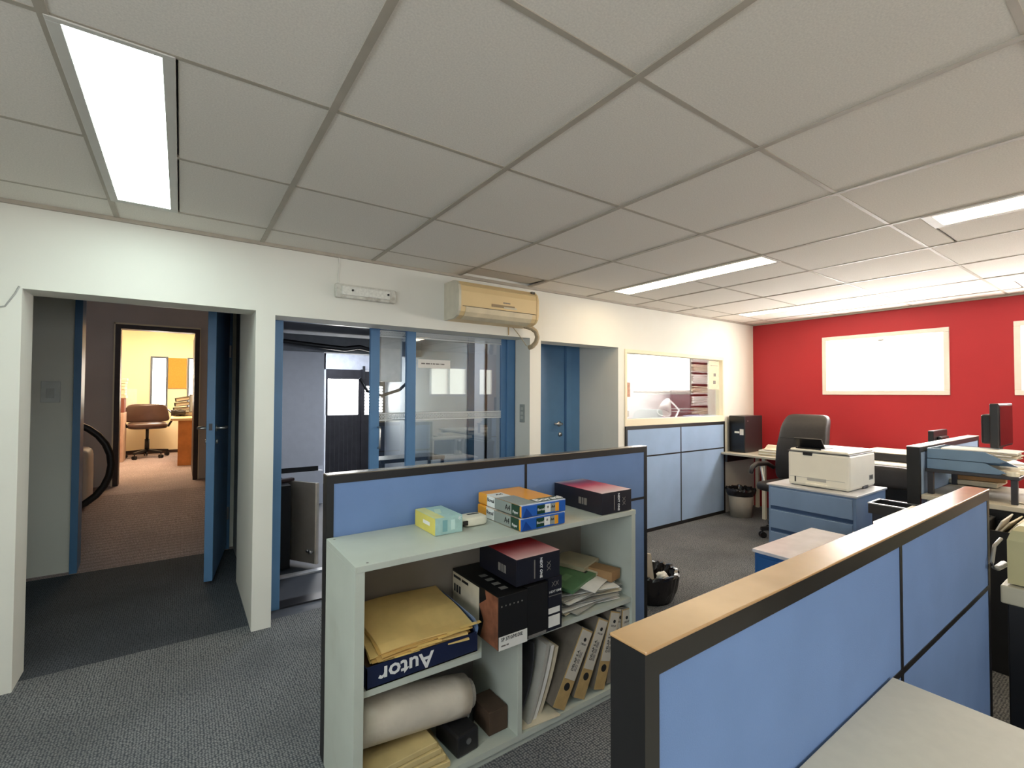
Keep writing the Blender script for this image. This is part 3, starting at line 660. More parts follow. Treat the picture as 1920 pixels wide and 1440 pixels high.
tag(MB().sup((6.75, 3.9, 1.15), (.17, .03, .2), .5, .5).build('chair_back', mat('taupe_fabric', (170, 156, 148), .8), smooth=True), 'rounded beige chair back seen through the interior window', 'chair')
tr = thing('wire_tray', 'dark wire tray on the white desk behind the interior window', 'tray', (6.8, 4.6, 1.09))
for k in range(6): bx('bar', DMETAL if k < 4 else METAL, tr, 6.55, 6.95, 4.55+.0*k, 4.8, 1.09+k*.045, 1.10+k*.045)
# ------------------------------------------------------------------ things on the white wall
ac = thing('air_conditioner', 'yellowed wall air conditioner above the sliding glass doors', 'air conditioner', (2.16, 3.49, 2.15))
prof = [(3.49, 2.15), (3.33, 2.15), (3.275, 2.17), (3.25, 2.20), (3.24, 2.24), (3.24, 2.36), (3.255, 2.41), (3.29, 2.445), (3.34, 2.455), (3.49, 2.455)]
MB().prism([(1.785, y, z) for y, z in prof], (.755, 0, 0)).build('body', IVORYY, ac)
for x in (1.765, 2.54):
    e = MB().prism([(x, y-.004*(y < 3.48), z) for y, z in prof], (.02, 0, 0)); e.build('end_cover', mat('ac_side', (206, 200, 182), .5) if x < 2 else IVORYY, ac)
m = MB(); 
for p, q in zip(prof[1:5], prof[2:5]): m.prism([(1.83, p[0]-.004, p[1]-.003), (1.83, q[0]-.004, q[1]-.003), (1.83, q[0]+.004, q[1]), (1.83, p[0]+.004, p[1])], (.66, 0, 0))
m.build('outlet_flap', mat('ac_flap', (214, 200, 168), .45), ac)
MB().box(1.80, 2.53, 3.2365, 3.2405, 2.238, 2.243).box(1.80, 2.53, 3.254, 3.262, 2.402, 2.408).build('panel_gap', mat('gap_brown', (96, 84, 66), .8), ac)
bx('intake_slot', mat('slot_dark', (80, 74, 62), .6), ac, 2.50, 2.535, 3.262, 3.30, 2.425, 2.444)
bx('display', mat('display_brown', (150, 130, 100), .4), ac, 2.07, 2.30, 3.2365, 3.2405, 2.262, 2.285)
bx('display_sticker', PAPERO, ac, 2.19, 2.32, 3.2355, 3.238, 2.258, 2.272)
printlines(MB(), (2.185, 3.239, 2.305), (1, 0, 0), (0, 0, 1), (.012, .01, .014, .01, .012), .010, .003).build('logo', INKG, ac)
pts = [(2.53, 3.40, 2.16), (2.60, 3.40, 2.15), (2.645, 3.39, 2.12), (2.665, 3.39, 2.07), (2.655, 3.40, 2.02), (2.63, 3.42, 1.985), (2.615, 3.45, 1.975)]
hs = MB().tube(pts, .02, 10)
for i in range(24):
    f = i/23*(len(pts)-1.001); k = int(f); p = Vector(pts[k]).lerp(Vector(pts[k+1]), f-k); q = (Vector(pts[k+1])-Vector(pts[k])).normalized()
    hs.cyl(p-q*.003, p+q*.003, .023, seg=10)
hs.build('drain_hose', mat('hose_taupe', (176, 160, 132), .6), ac)
MB().tube([(2.44, 3.47, 2.155), (2.52, 3.47, 2.08), (2.60, 3.47, 1.99)], .004, 6).build('thin_wire', mat('hose_taupe', (0, 0, 0)), ac)
MB().tube([(2.41, 3.486, 2.155), (2.41, 3.486, 2.08)], .005, 6).build('power_cord', mat('cord_tan', (190, 160, 110), .6), ac)
el = thing('emergency_light', 'dirty white emergency light on the wall left of the air conditioner', 'lamp', (1.1, 3.49, 2.23))
ELM = mat('emergency_casing', (206, 204, 194), .5, var=.1, scale=40, stain=((140, 130, 112), 14, .55, .6))
bx('casing', ELM, el, .89, 1.335, 3.45, 3.49, 2.235, 2.335, .008); bx('lens', mat('emergency_lens', (222, 222, 214), .3, var=.1, scale=60), el, .93, 1.29, 3.438, 3.452, 2.255, 2.32, .006)
MB().cyl((1.005, 3.432, 2.292), (1.005, 3.44, 2.292), .008).cyl((1.27, 3.432, 2.292), (1.27, 3.44, 2.292), .008).build('screw', INK, el)
MB().tube([(.92, 3.487, 2.335), (.915, 3.487, 2.40), (.925, 3.487, 2.47), (.915, 3.487, 2.54)], .006, 6).build('cord', WHITE, el)
tag(MB().tube([(-.70, 3.486, 2.1), (-.715, 3.486, 2.06), (-.75, 3.484, 1.99), (-.82, 3.486, 1.97), (-.95, 3.487, 1.965)], .004, 6).build('wall_wire', GREYP, smooth=True), 'thin loose wire on the white wall at the left picture edge', 'wire')
# ------------------------------------------------------------------ partitions
def partition(name, label, x0, x1, y0, y1, divs, zr, fab, cap, z1=1.2, group='blue office partitions'):
    t = thing(name, label, 'partition', ((x0+x1)/2, (y0+y1)/2, 0), group=group)
    xs = [x0]+divs+[x1]; w_ = .016
    for i, x in enumerate(xs):
        if i == 0: a, b = x, x+.03
        elif i == len(xs)-1: a, b = x-.03, x
        else: a, b = x-w_*.5, x+w_*.5
        bx('post', BLACK, t, a, b, y0, y1, 0, z1-.005)
    for a, b in zip(xs, xs[1:]):
        a2 = a+(.03 if a == x0 else w_*.5); b2 = b-(.03 if b == x1 else w_*.5)
        bx('rail', BLACK, t, a2, b2, y0, y1, zr-.008, zr+.008); bx('rail', BLACK, t, a2, b2, y0, y1, z1-.04, z1-.005); bx('rail', BLACK, t, a2, b2, y0, y1, 0, .04)
        bx('panel', fab, t, a2, b2, y0+.002, y1-.002, zr+.008, z1-.04); bx('panel', fab, t, a2, b2, y0+.002, y1-.002, .04, zr-.008)
    bx('cap', cap, t, x0, x1, y0-.002, y1+.002, z1-.005, z1, .0015)
    return t
partition('office_partition', 'blue fabric partition with dark cap behind the grey bookcase', .51, 2.582, 2.085, 2.145, [1.561], .856, BLUEF, CAPD)
partition('office_partition', 'nearest blue fabric partition with tan cap and black end beside the desk', .515, 2.47, .42, .482, [1.515], .842, BLUEF, CAP)
partition('office_partition', 'light blue panel filling the wall under the interior window', 3.952, 5.878, 3.475, 3.53, [4.93], .855, BLUEL, mat('panel_cap_dark', (44, 40, 40), .4))
partition('office_partition', 'partition with black end post between the two desk groups near the red wall', 4.10, 5.72, 1.03, 1.10, [4.9], .855, BLUEL, mat('cap_pale', (226, 214, 206), .35))
# ------------------------------------------------------------------ grey bookcase
bk = thing('bookcase', 'low grey open bookcase full of boxes in front of the blue partition', 'bookcase', (1.247, 1.875, 0))
bx('side', MELA, bk, .51, .545, 1.68, 2.08, 0, .912, .001); bx('side', MELA, bk, 1.955, 1.985, 1.68, 2.08, 0, .912, .001)
tp = bx('top_board', MELA, bk, .51, 1.985, 1.677, 2.08, .912, .935, .001)
bx('back_board', MELAI, bk, .545, 1.955, 2.065, 2.08, .03, .912)
bx('bottom_board', MELA, bk, .545, 1.955, 1.685, 2.065, .035, .06); bx('plinth', MELA, bk, .545, 1.955, 1.70, 1.72, 0, .035)
bx('divider', MELA, bk, 1.218, 1.243, 1.682, 2.065, .06, .455, .001)
MB().prism([(.546, 1.70, .455), (1.035, 1.685, .455), (1.217, 1.98, .455), (1.217, 2.064, .455), (.546, 2.064, .455)], (0, 0, .023)).build('shelf', MELA, bk)
bx('shelf', MELA, bk, 1.218, 1.954, 1.685, 2.064, .456, .479)
for x, y in ((.56, 1.70), (.535, 2.05)): MB().cyl((x, y, .935), (x, y, .9358), .005, seg=10).build('screw_cap', INKG, tp)
# ----- on top
yb = thing('tissue_box', 'yellow and teal cardboard box on the bookcase top', 'box', (.965, 1.945, .935), 0)
bx('carton', mat('pale_teal', (160, 194, 190), .45, var=.1, scale=25), yb, .90, 1.032, 1.848, 2.058, .936, 1.01, .001)
bx('side_print', mat('yellow_print', (214, 200, 96), .5, var=.06), yb, .8988, .8998, 1.849, 2.057, .937, 1.009)
bx('top_print', mat('pale_yellow_print', (206, 206, 140), .5), yb, .901, .945, 1.849, 2.057, 1.0101, 1.0106)
bx('label', PAPER, yb, .8984, .8989, 1.90, 1.97, .968, .984)
MB().obox((.965, 1.96, 1.0112), (.075, .028, .0008), (0, 0, 1.2)).build('label', mat('sheer_label', (190, 214, 190), .3), yb)
bx('picture', mat('teal_light', (190, 218, 212), .5), yb, .975, .995, 1.8472, 1.8482, .952, .995); bx('picture', mat('teal_mid', (120, 168, 172), .5), yb, .935, .958, 1.8472, 1.8482, .948, .998)
text('*', .04, (1.018, 1.8475, .99), (1, 0, 0), (0, 0, 1), INKW, yb, 'emblem')
sc = thing('tape_dispenser', 'small ivory plastic device beside the yellow box', 'device', (1.13, 1.945, .935))
MB().sup((1.13, 1.93, .957), (.062, .05, .021), .35, .45).build('shell', IVORY, sc, smooth=True)
bx('window', mat('device_dark', (40, 32, 30), .2), sc, 1.058, 1.085, 1.884, 1.892, .945, .967, .003); bx('slot', INK, sc, 1.11, 1.17, 1.935, 1.95, .976, .979)
def ream(z, label, dx):
    t = thing('paper_ream', label, 'paper ream', (1.367+dx, 1.878, z), group='wrapped A4 paper reams')
    x0, x1, y0, y1 = 1.238+dx, 1.496+dx, 1.692, 2.064; h = .056
    OR = mat('ream_orange', (232, 160, 44), .3, var=.03); BL = mat('ream_blue', (38, 92, 176), .3, var=.06, scale=20); GR = mat('ream_grey', (140, 146, 140), .35); GN = mat('ream_green', (22, 58, 40), .35); WH = mat('ream_white', (224, 226, 222), .35)
    bx('wrapper', OR, t, x0, x1, y0, y1, z, z+h, .008)
    bx('end_wrap', BL, t, x0+.001, x1-.001, y0-.005, y0+.003, z+.001, z+h-.001, .004)
    e = .0012
    for nm, mm, a, b, c in (('side_band', WH, y0+.215, y0+.285, 1), ('side_band', GR, y0+.075, y0+.215, 1), ('side_band', GN, y0+.012, y0+.075, 1)):
        bx(nm, mm, t, x0-e, x0+.05*0+.004, a, b, z+.003, z+h-.003, .001)
    bx('edge_tape', mat('wrap_shine', (206, 216, 232), .25), t, x0-e*1.5, x1, y0-.002, y0+.012, z+h-.002, z+h+.0006)
    bx('top_band', GN, t, x0+.10, x1-.002, y0+.013, y0+.078, z+h-.001, z+h+.0007); bx('top_band', GR, t, x0, x0+.10, y0+.013, y0+.20, z+h-.001, z+h+.0007); bx('top_band', WH, t, x0, x0+.085, y0+.20, y0+.29, z+h-.001, z+h+.0007)
    text('Boreal', .062, (x0+.19, y0+.047, z+h+.001), (1, 0, 0), (0, 1, 0), INKW, t, bold=.001)
    text('A4', .035, (x0+.05, y0+.255, z+h+.001), (1, 0, 0), (0, 1, 0), INK, t)
    zc = z+h/2; yf = y0-.0055
    bx('front_label', GN, t, x0+.085, x0+.13, yf-.0006, yf+.002, zc-.020, zc+.020); bx('front_label', WH, t, x0+.13, x0+.163, yf-.0006, yf+.002, zc-.018, zc+.020)
    bx('front_label', GR, t, x0+.163, x0+.192, yf-.0006, yf+.002, zc-.018, zc+.020); bx('front_label', OR, t, x0+.192, x0+.214, yf-.0006, yf+.002, zc-.020, zc+.020)
    text('Boreal', .016, (x0+.108, yf-.0009, zc), (1, 0, 0), (0, 0, 1), INKW, t); text('A4', .018, (x0+.178, yf-.0009, zc+.004), (1, 0, 0), (0, 0, 1), INK, t)
    text('*', .03, (x0+.147, yf-.0009, zc), (1, 0, 0), (0, 0, 1), INK, t, 'emblem')
    text('A4', .036, (x0-e-.0007, y0+.105, zc), (0, -1, 0), (0, 0, 1), INK, t); text('Boreal', .026, (x0-e-.0007, y0+.25, zc+.006), (0, -1, 0), (0, 0, 1), INK, t, sx=.9)
    text('Paper', .018, (x0-e-.0007, y0+.043, zc-.008), (0, -1, 0), (0, 0, 1), INKW, t)
    MB().prism([(x0+.004, yf+.001, z+.004), (x0+.06, yf+.001, z+.004), (x0+.025, yf+.001, z+h-.012)], (0, -.0012, 0)).build('fold', mat('ream_blue_fold', (26, 66, 140), .3), t)
ream(.936, 'lower wrapped A4 ream of the pair on the bookcase top', 0); ream(.994, 'upper wrapped A4 ream with orange top on the bookcase', .004)
REDG = lambda n: gradmat(n, 'Y', -.19, .19, [(0., (226, 208, 206)), (.3, (226, 150, 152)), (.55, (200, 40, 54)), (.8, (120, 22, 40)), (1., (150, 150, 158))])
def next_box(label, x0, x1, y0, y1, z0, z1, rz=0.):
    c = ((x0+x1)/2, (y0+y1)/2, z0); t = thing('printed_box', label, 'box', c, rz, 'black boxes with red lids')
    a, b, h = (x1-x0)/2, (y1-y0)/2, z1-z0; BK = mat('box_navy_black', (24, 25, 36), .42, var=.1, scale=9)
    kw = dict(world=False)
    bx('carton', BK, t, -a, a, -b, b, .001, h, .0015, **kw)
    bx('lid_print', REDG('red_lid_print'+str(len(MATS))), t, -a+.001, a-.001, -b+.001, b-.001, h, h+.0007, **kw)
    text('NEXT ONE', .018, (a*.10, -b-.0012, h*.5), (0, 0, -1), (1, 0, 0), INKW, t, world=False, bold=.0004); bx('bar', INKG, t, -a*.22, -a*.17, -b-.001, -b, h*.15, h*.85, **kw)
    text('XX', .03, (a*.45, -b-.0012, h*.5), (0, 0, -1), (1, 0, 0), INKG, t, 'emblem', world=False)
    printlines(MB(), (-a-.0007, -b*.08, h*.45), (0, -1, 0), (0, 0, 1), (.02, .012, .02), .035, .005).build('print', INKG, t, world=False)
    return t
next_box('black box with red and white lid at the right end of the bookcase top', 1.745, 1.965, 1.69, 2.06, .935, 1.045)
# ----- middle shelf
tn = thing('toner_box', 'torn black toner box overhanging the middle shelf', 'box', (1.17, 1.85, .479))
BKB = mat('toner_black', (14, 13, 14), .5, var=.1)
bx('carton', BKB, tn, 1.092, 1.242, 1.645, 2.05, .4795, .70, .001)
bx('side_print', PAPERO, tn, 1.0912, 1.092, 1.80, 2.045, .53, .69); 
MB().prism([(1.0909, 1.648, .482), (1.0909, 1.79, .482), (1.0909, 1.76, .56), (1.0909, 1.80, .62), (1.0909, 1.74, .66), (1.0909, 1.75, .697), (1.0909, 1.648, .697)], (.0012, 0, 0)).build('torn_side', mat('torn_board', (136, 84, 58), .85, var=.35, scale=18), tn)
bx('white_label', PAPER, tn, 1.0935, 1.2405, 1.6435, 1.6455, .4795, .535)
text('SP 3710/M320E', .0215, (1.16, 1.643, .522), (1, 0, 0), (0, 0, 1), INK, tn, sx=.82)
printlines(MB(), (1.105, 1.643, .497), (1, 0, 0), (0, 0, 1), (.022, .012), .006, .004).build('print', INKG, tn)
m = MB()
for k in range(6): m.box(1.105+k*.021, 1.111+k*.021, 1.6437, 1.645, .655+.002*(k % 2), .662)
m.build('icon_row', INKG, tn)
m = MB()
for k in range(4): m.obox((1.165, 1.72+k*.055, .7004), (.035, .026, .0012), (0, 0, 0))
m.build('top_icons', INKG, tn)
printlines(MB(), (1.0908, 2.035, .672), (0, -1, 0), (0, 0, 1), (.07, .06), .012, .01).build('print', INK, tn); printlines(MB(), (1.0908, 2.03, .62), (0, -1, 0), (0, 0, 1), (.015, .018, .015), .035, .008).build('print', INK, tn)
t2 = thing('toner_box', 'plain black toner box standing between the torn box and the papers', 'box', (1.30, 1.85, .479))
bx('carton', BKB, t2, 1.247, 1.362, 1.652, 2.04, .4795, .705, .001); bx('grey_strip', INKG, t2, 1.252, 1.352, 1.6512, 1.6522, .482, .494)
t3b = thing('printed_box', 'upright navy box with white label beside the plain black toner box', 'box', (1.41, 1.85, .479))
bx('carton', MATS['box_navy_black'], t3b, 1.367, 1.447, 1.655, 2.03, .4795, .715, .001)
text('NEXT ONE', .0145, (1.407, 1.6535, .652), (1, 0, 0), (0, 0, 1), INKW, t3b); text('XX', .03, (1.407, 1.6535, .685), (1, 0, 0), (0, 0, 1), INKG, t3b, 'emblem'); bx('bar', INKG, t3b, 1.37, 1.444, 1.654, 1.655, .632, .635)
bx('label', PAPER, t3b, 1.368, 1.435, 1.654, 1.655, .495, .545); bx('label', PAPER, t3b, 1.368, 1.435, 1.654, 1.655, .555, .58)
next_box('black box with dark red lid lying across the toner boxes', 1.19, 1.435, 1.655, 1.96, .716, .832)
# open carton with manila envelopes
at = thing('carton_tray', 'open navy carton with upside down lettering holding envelopes', 'box', (.80, 1.88, .479))
x0, x1, y0, y1, z0 = .56, 1.02, 1.70, 2.05, .479
bx('front', NAVY, at, x0, x1, y0, y0+.004, z0, z0+.08); bx('back', NAVY, at, x0, x1, y1-.004, y1, z0, z0+.085); bx('bottom', CARD, at, x0, x1, y0, y1, z0, z0+.004)
bx('side', NAVY, at, x0, x0+.004, y0, y1, z0, z0+.075); MB().prism([(x1, y0, z0), (x1, y1, z0), (x1, y1, z0+.10), (x1, y0+.06, z0+.09), (x1, y0, z0+.065)], (.004, 0, 0)).build('side', NAVY, at)
MB().sheet(6, 5, lambda u, v: (x1+.004-.03*v*0+.01*math.sin(v*4), y0+.01+.30*u, z0+.06+.075*v+.01*u), .002).build('flap', mat('pale_blue_liner', (120, 144, 184), .5), at)
text('Autor', .082, (.715, y0-.0012, z0+.04), (-1, 0, 0), (0, 0, -1), INKW, at, bold=.0016, sx=1.08)
for k in range(7):
    a = [-.10, -.02, .05, -.06, .08, .0, .045][k]
    M4 = Matrix.Translation((.80+random.uniform(-.012, .012), 1.875, z0+.100+k*.0065)) @ Euler((.15, .02, a)).to_matrix().to_4x4()
    def fn(u, v, M4=M4, k=k): return M4 @ Vector(((u-.5)*.40, (v-.5)*.335, .008*math.sin(u*3)*v+.004*math.sin(v*7+u*5)))
    e = thing('manila_envelope', ['bottom', 'second', 'third', 'fourth', 'fifth', 'sixth', 'topmost'][k]+' manila envelope of the pile in the navy carton, counted from below', 'envelope', M4.translation, group='manila envelopes in the carton')
    MB().sheet(10, 8, fn, .005).build('sleeve', MANILA if k % 3 else mat('pale_manila', (222, 190, 122), .7, var=.06), e)
    MB().sheet(4, 1, lambda u, v: M4 @ Vector((-.12+.05*k+u*.10-.05, -.166-.014*v, .003)), .002).build('tab', mat('tab_manila', (230, 196, 120), .6), e)
# papers at the right of the middle shelf
for k in range(16):
    a = random.uniform(-.25, .25); cx, cy = 1.70+random.uniform(-.035, .035), 1.86+random.uniform(-.02, .02)
    M4 = Matrix.Translation((cx, cy, .485+k*.0052)) @ Euler((0, 0, a)).to_matrix().to_4x4(); wv = random.uniform(.002, .006); ph = random.random()*6
    pm = [PAPER, PAPERO, mat('grey_sheet', (170, 168, 160), .8), PAPER][k % 4]
    o = MB().sheet(8, 6, lambda u, v: M4 @ Vector(((u-.5)*.40, (v-.5)*.26, wv*math.sin(u*6+ph)*v+wv)), .0035).build('loose_papers', pm)
    tag(o, 'crumpled paper bundle in the heap on the right of the middle shelf', 'papers', 'paper bundles on the middle shelf')
gb = thing('green_folder', 'green printed folder lying on the paper heap', 'folder', (1.66, 1.88, .60), rot=(.06, -.02, .35))
GRN = mat('green_cover', (84, 122, 84), .5, var=.12, scale=12)
bx('cover', GRN, gb, -.17, .09, -.14, .15, 0, .018, .002, world=False); bx('strip', PAPERO, gb, .09, .20, -.14, .15, 0, .017, .002, world=False)
printlines(MB(), (.065, .13, .018), (0, -1, 0), (1, 0, 0), (.022, .02, .026, .018, .024, .02, .022, .02), .03, .008).build('print', INK, gb, world=False); bx('patch', mat('green_patch', (112, 150, 108), .5), gb, -.10, -.02, -.06, -.02, .018, .0186, world=False)
tag(MB().obox((1.80, 1.95, .625), (.22, .20, .022), (.05, .05, .42), .003).build('pale_board', mat('board_tan', (188, 176, 146), .7)), 'pale board lying behind the green folder', 'board')
tag(MB().obox((1.86, 1.80, .598), (.10, .16, .05), (0, .05, .3), .002).build('small_carton', CARD), 'small brown carton on the right side of the paper heap', 'box')
tag(MB().sheet(6, 4, lambda u, v: Matrix.Translation((1.715, 1.755, .594)) @ Euler((.12, 0, .45)).to_matrix().to_4x4() @ Vector(((u-.5)*.20, (v-.5)*.14, .004*math.sin(u*4))), .002).build('white_envelope', PAPER), 'bright white envelope on the front of the paper heap', 'envelope')
# ----- bottom shelf, left bay
rl = thing('plotter_roll', 'large white paper roll wrapped in film on the bottom shelf', 'paper roll', (.80, 1.82, .10))
ROLL = mat('film_wrapped_paper', (212, 202, 186), .35, var=.1, scale=6, bump=.5, bscale=18, bdist=.01)
pA, pB = Vector((.566, 1.835, .30)), Vector((1.03, 1.825, .235))
MB().tube([pA.lerp(pB, k/8) for k in range(9)], [.098-.002*k for k in range(9)], 28).build('roll', ROLL, rl, smooth=True)
MB().tube([pB-(pB-pA)*.01, pB+(pB-pA).normalized()*.03], [.062, .058], 24).build('inner_roll', mat('roll_core', (170, 164, 156), .6), rl, smooth=False)
for k in range(4):
    tag(MB().obox((.745-.02*k, 1.84+.004*k, .073+k*.025), (.33, .26, .022), (0, 0, -.06+.04*k), .002).build('yellow_board', mat('yellow_board', (200, 180, 128), .7, var=.1)), ['lowest', 'second', 'third', 'topmost'][k]+' yellowish board in the stack under the paper roll', 'board', 'boards under the paper roll')
for k, (cx, cy, sx, sy, sz, rz) in enumerate(((.985, 1.80, .11, .17, .09, .1), (1.065, 1.92, .08, .15, .10, -.1))):
    t = thing('adhesive_tape_case', ['black plastic case in front under the roll end', 'black plastic case behind, next to the brown box'][k], 'case', (cx, cy, .061), rz, 'black cases on the bottom shelf')
    bx('case', BLACKP, t, -sx/2, sx/2, -sy/2, sy/2, 0, sz, .01, world=False); MB().cyl((0, -sy/2, sz*.6), (0, -sy/2-.004, sz*.6), .012, seg=12).build('stud', METAL, t, world=False)
bb = thing('brown_box', 'dark brown cardboard box at the foot of the bookcase divider', 'box', (1.165, 1.83, .061))
bx('carton', CARDD, bb, 1.115, 1.213, 1.75, 1.90, .061, .158, .002); bx('flap', CARDD, bb, 1.117, 1.211, 1.755, 1.83, .158, .160)
# ----- bottom shelf, right bay: leaning binders and folders
def binder(label, px, tilt, h, w_, y0=1.695, body=None, text_=True):
    t = thing('lever_binder', label, 'binder', (px, y0, .0615), rot=(0, tilt, 0), group='leaning lever arch binders')
    bm = body or mat('binder_kraft', (176, 148, 98), .7, var=.12, scale=20)
    kw = dict(world=False)
    cv = mat('binder_cover_grey', (104, 96, 86), .7, var=.15, scale=20); bx('cover', cv, t, -w_, -w_+.004, 0, .31, 0, h, **kw); bx('cover', cv, t, -.004, 0, 0, .31, 0, h, **kw); bx('spine', bm, t, -w_, 0, -.003, 0, 0, h, **kw)
    bx('paper_block', PAPERO, t, -w_+.006, -.006, .01, .29, .012, h-.02, **kw)
    bx('spine_label', mat('dull_label', (196, 190, 176), .7, var=.06), t, -w_+.004, -.004, -.0045, -.003, h*.36, h*.98, **kw)
    r = MB()
    r.cyl((-w_*.5, -.0042, h*.27), (-w_*.5, -.003, h*.27), .018, seg=18); r.build('finger_hole', INK, t, **kw)
    MB().cyl((-w_*.45, -.0055, h*.87), (-w_*.45, -.0045, h*.87), .009, seg=14).build('emblem', INK, t, **kw)
    text('DELAP', .013, (-w_*.45, -.0052, h*.81), (1, 0, 0), (0, 0, 1), INKG, t, **kw)
    if text_:
        text('DELAP S.A.', .021, (-w_*.62, -.0052, h*.60), (0, 0, 1), (-1, 0, 0), INK, t, **kw)
        for q in (.42, .3): printlines(MB(), (-w_*q, -.0047, h*.47), (0, 0, 1), (-1, 0, 0), (.03, .02, .028), .005, .006).build('print', INKG, t, **kw)
    MB().box(-w_, 0, -.0035, .004, h-.001, h+.002).build('metal_edge', METAL, t, **kw)
    return t
binder('leftmost leaning binder with white spine label in the bottom bay', 1.495, math.radians(31), .365, .078)
binder('second leaning binder with white spine label in the bottom bay', 1.628, math.radians(27), .375, .074, y0=1.70)
binder('third binder with kraft spine near the partition end', 1.765, math.radians(19), .375, .072, y0=1.70)
binder('fourth binder mostly hidden by the partition end', 1.86, math.radians(12), .37, .07, y0=1.71, body=mat('binder_grey', (120, 112, 102), .7, var=.1))
binder('rightmost binder against the bookcase side', 1.945, math.radians(3), .36, .062, y0=1.70, text_=False)
def leaning(name, label, cat, m_, xb, xt, z1, yA, yB, th, bow, grp=None):
    b = MB(); n = 10; L1, L2 = [], []
    for k in range(n+1):
        s_ = k/n; x = xb+(xt-xb)*s_**1.0+bow*math.sin(s_*math.pi*.9); z = .063+(z1-.063)*s_
        L1.append((x, z)); L2.append((x+th, z))
    b.prism([(x, yA, z) for x, z in L1+L2[::-1]], (0, yB-yA, 0))
    return tag(b.build(name, m_), label, cat, grp)
leaning('black_folder', 'bowed dark grey folder leaning against the divider in the bottom bay', 'folder', mat('charcoal_cover', (62, 62, 66), .5, var=.1), 1.255, 1.335, .40, 1.74, 2.04, .008, .035)
for k in range(3):
    leaning('document_sheaf', ['left', 'middle', 'right'][k]+' sheaf of papers leaning between the dark folder and the binders', 'papers', [mat('grey_sheet', (0, 0, 0)), PAPER, PAPERO][k], 1.295+.035*k, 1.40+.035*k, .385-.02*k, 1.71+.01*k, 2.0, .02, .012, 'leaning paper sheaves')
tag(MB().sheet(6, 4, lambda u, v: (1.26+.20*u, 1.695+.09*v-.02*u, .064+.006*math.sin(u*3)*v), .002).build('fallen_sheet', PAPERO), 'sheet of paper lying flat at the front of the bottom shelf', 'paper')
# ------------------------------------------------------------------ waste bins
def bin_(name, label, loc, r0, r1, h, body, rim_noise, seedk, bagdrop):
    t = thing(name, label, 'waste bin', loc, group='waste bins with black bags')
    MB().lathe([(r0, 0), (r0+(r1-r0)*.5, h*.5), (r1, h), (r1-.008, h), (r0-.006, .02), (.001, .02)], seg=28).build('bucket', body, t, world=False, smooth=True)
    def fn(p, a, r, z):
        s_ = mnoise.noise(Vector((math.cos(a)*3+seedk, math.sin(a)*3, z*14)))
        s2 = mnoise.noise(Vector((math.cos(a)*7+seedk, math.sin(a)*7, z*9+3)))
        k = max(0, (z-h*bagdrop)/h)
        return p+Vector((math.cos(a), math.sin(a), 0))*(s_*.022+s2*.012)*(.5+k)+Vector((0, 0, (s_+s2)*rim_noise*min(1, k*3)))
    MB().lathe([(r1*(.86+.14*bagdrop)+.004, h*bagdrop), (r1+.012, h*(bagdrop*.5+.45)), (r1+.02, h*.97), (r1+.012, h*1.05), (r1-.012, h*1.04), (r1-.02, h*.85), (r1-.025, h*.55), (r1*.6, h*.40), (.002, h*.40)], seg=56, fn=fn, cap=False).build('bag', mat('black_bag_film', (30, 27, 29), .22, var=.2, scale=20), t, world=False, smooth=False)
    return t
b1 = bin_('waste_bin', 'round waste bin with black bag and torn carton beside the bookcase', (2.96, 2.37, 0), .165, .195, .20, BLACKP, .03, 3., .05)
wp_ = MB().prism([(2.86, 2.38, .10), (2.95, 2.31, .09), (2.955, 2.35, .33), (2.88, 2.40, .34)], (.006, .014, .0))
tag(wp_.build('torn_carton', mat('kraft_white', (206, 192, 172), .8, var=.08)), 'torn pale carton sticking out of the near waste bin', 'waste')
tag(MB().sup((3.01, 2.29, .17), (.05, .04, .035), 1., 1., 14, 8, lambda p: p*(1+.35*mnoise.noise(p*40))).build('crumpled_paper', PAPER), 'crumpled white paper inside the near waste bin', 'waste')
bin_('waste_bin', 'grey plastic waste bin with black liner under the small desk', (5.90, 3.28, 0), .125, .155, .34, mat('bin_grey', (176, 168, 154), .5), .03, 9., .78)
# ------------------------------------------------------------------ small desk with computer by the corner
ds = thing('corner_desk', 'small pale desk with thin white legs in the corner by the red wall', 'desk', (6.2, 3.0, 0))
bx('desk_top', DESK, ds, 5.78, 6.62, 2.36, 3.475, .775, .80, .003)
for x, y in ((5.98, 3.02), (6.55, 2.42), (6.55, 3.4)): bx('leg', IVORY, ds, x-.02, x+.02, y-.02, y+.02, 0, .775)
bx('apron', BLACKP, ds, 5.80, 6.6, 3.40, 3.43, .68, .775)
cp = thing('computer_tower', 'black computer tower with white stickers on the corner desk', 'computer', (6.16, 3.35, .80))
bx('case', BLACKP, cp, 5.95, 6.385, 3.245, 3.46, .801, 1.275, .006); bx('front_panel', mat('tower_front', (20, 20, 22), .25), cp, 5.942, 5.951, 3.25, 3.455, .806, 1.27, .003)
bx('sticker', PAPER, cp, 5.940, 5.943, 3.26, 3.31, 1.03, 1.105); bx('sticker', PAPER, cp, 5.940, 5.943, 3.315, 3.38, 1.05, 1.075)
MB().cyl((6.02, 3.244, 1.21), (6.02, 3.247, 1.21), .008).build('screw', METAL, cp)
for k in range(4): tag(MB().obox((6.05, 2.86, .809+k*.016), (.30, .38, .014), (0, 0, .1*(k % 2)-.02*k), .002).build('paper_pile', PAPER if k % 2 else PAPERO), ['bottom', 'second', 'third', 'top'][k]+' paper bundle of the pile beside the computer tower', 'papers', 'paper pile beside the tower')
tag(MB().sheet(8, 6, lambda u, v: (5.92+.26*u, 2.72+.30*v, .876+.05*math.exp(-((u-.6)/.2)**2)), .003).build('bent_sheet', PAPERO), 'bent pale sheet on top of the paper pile by the tower', 'paper')
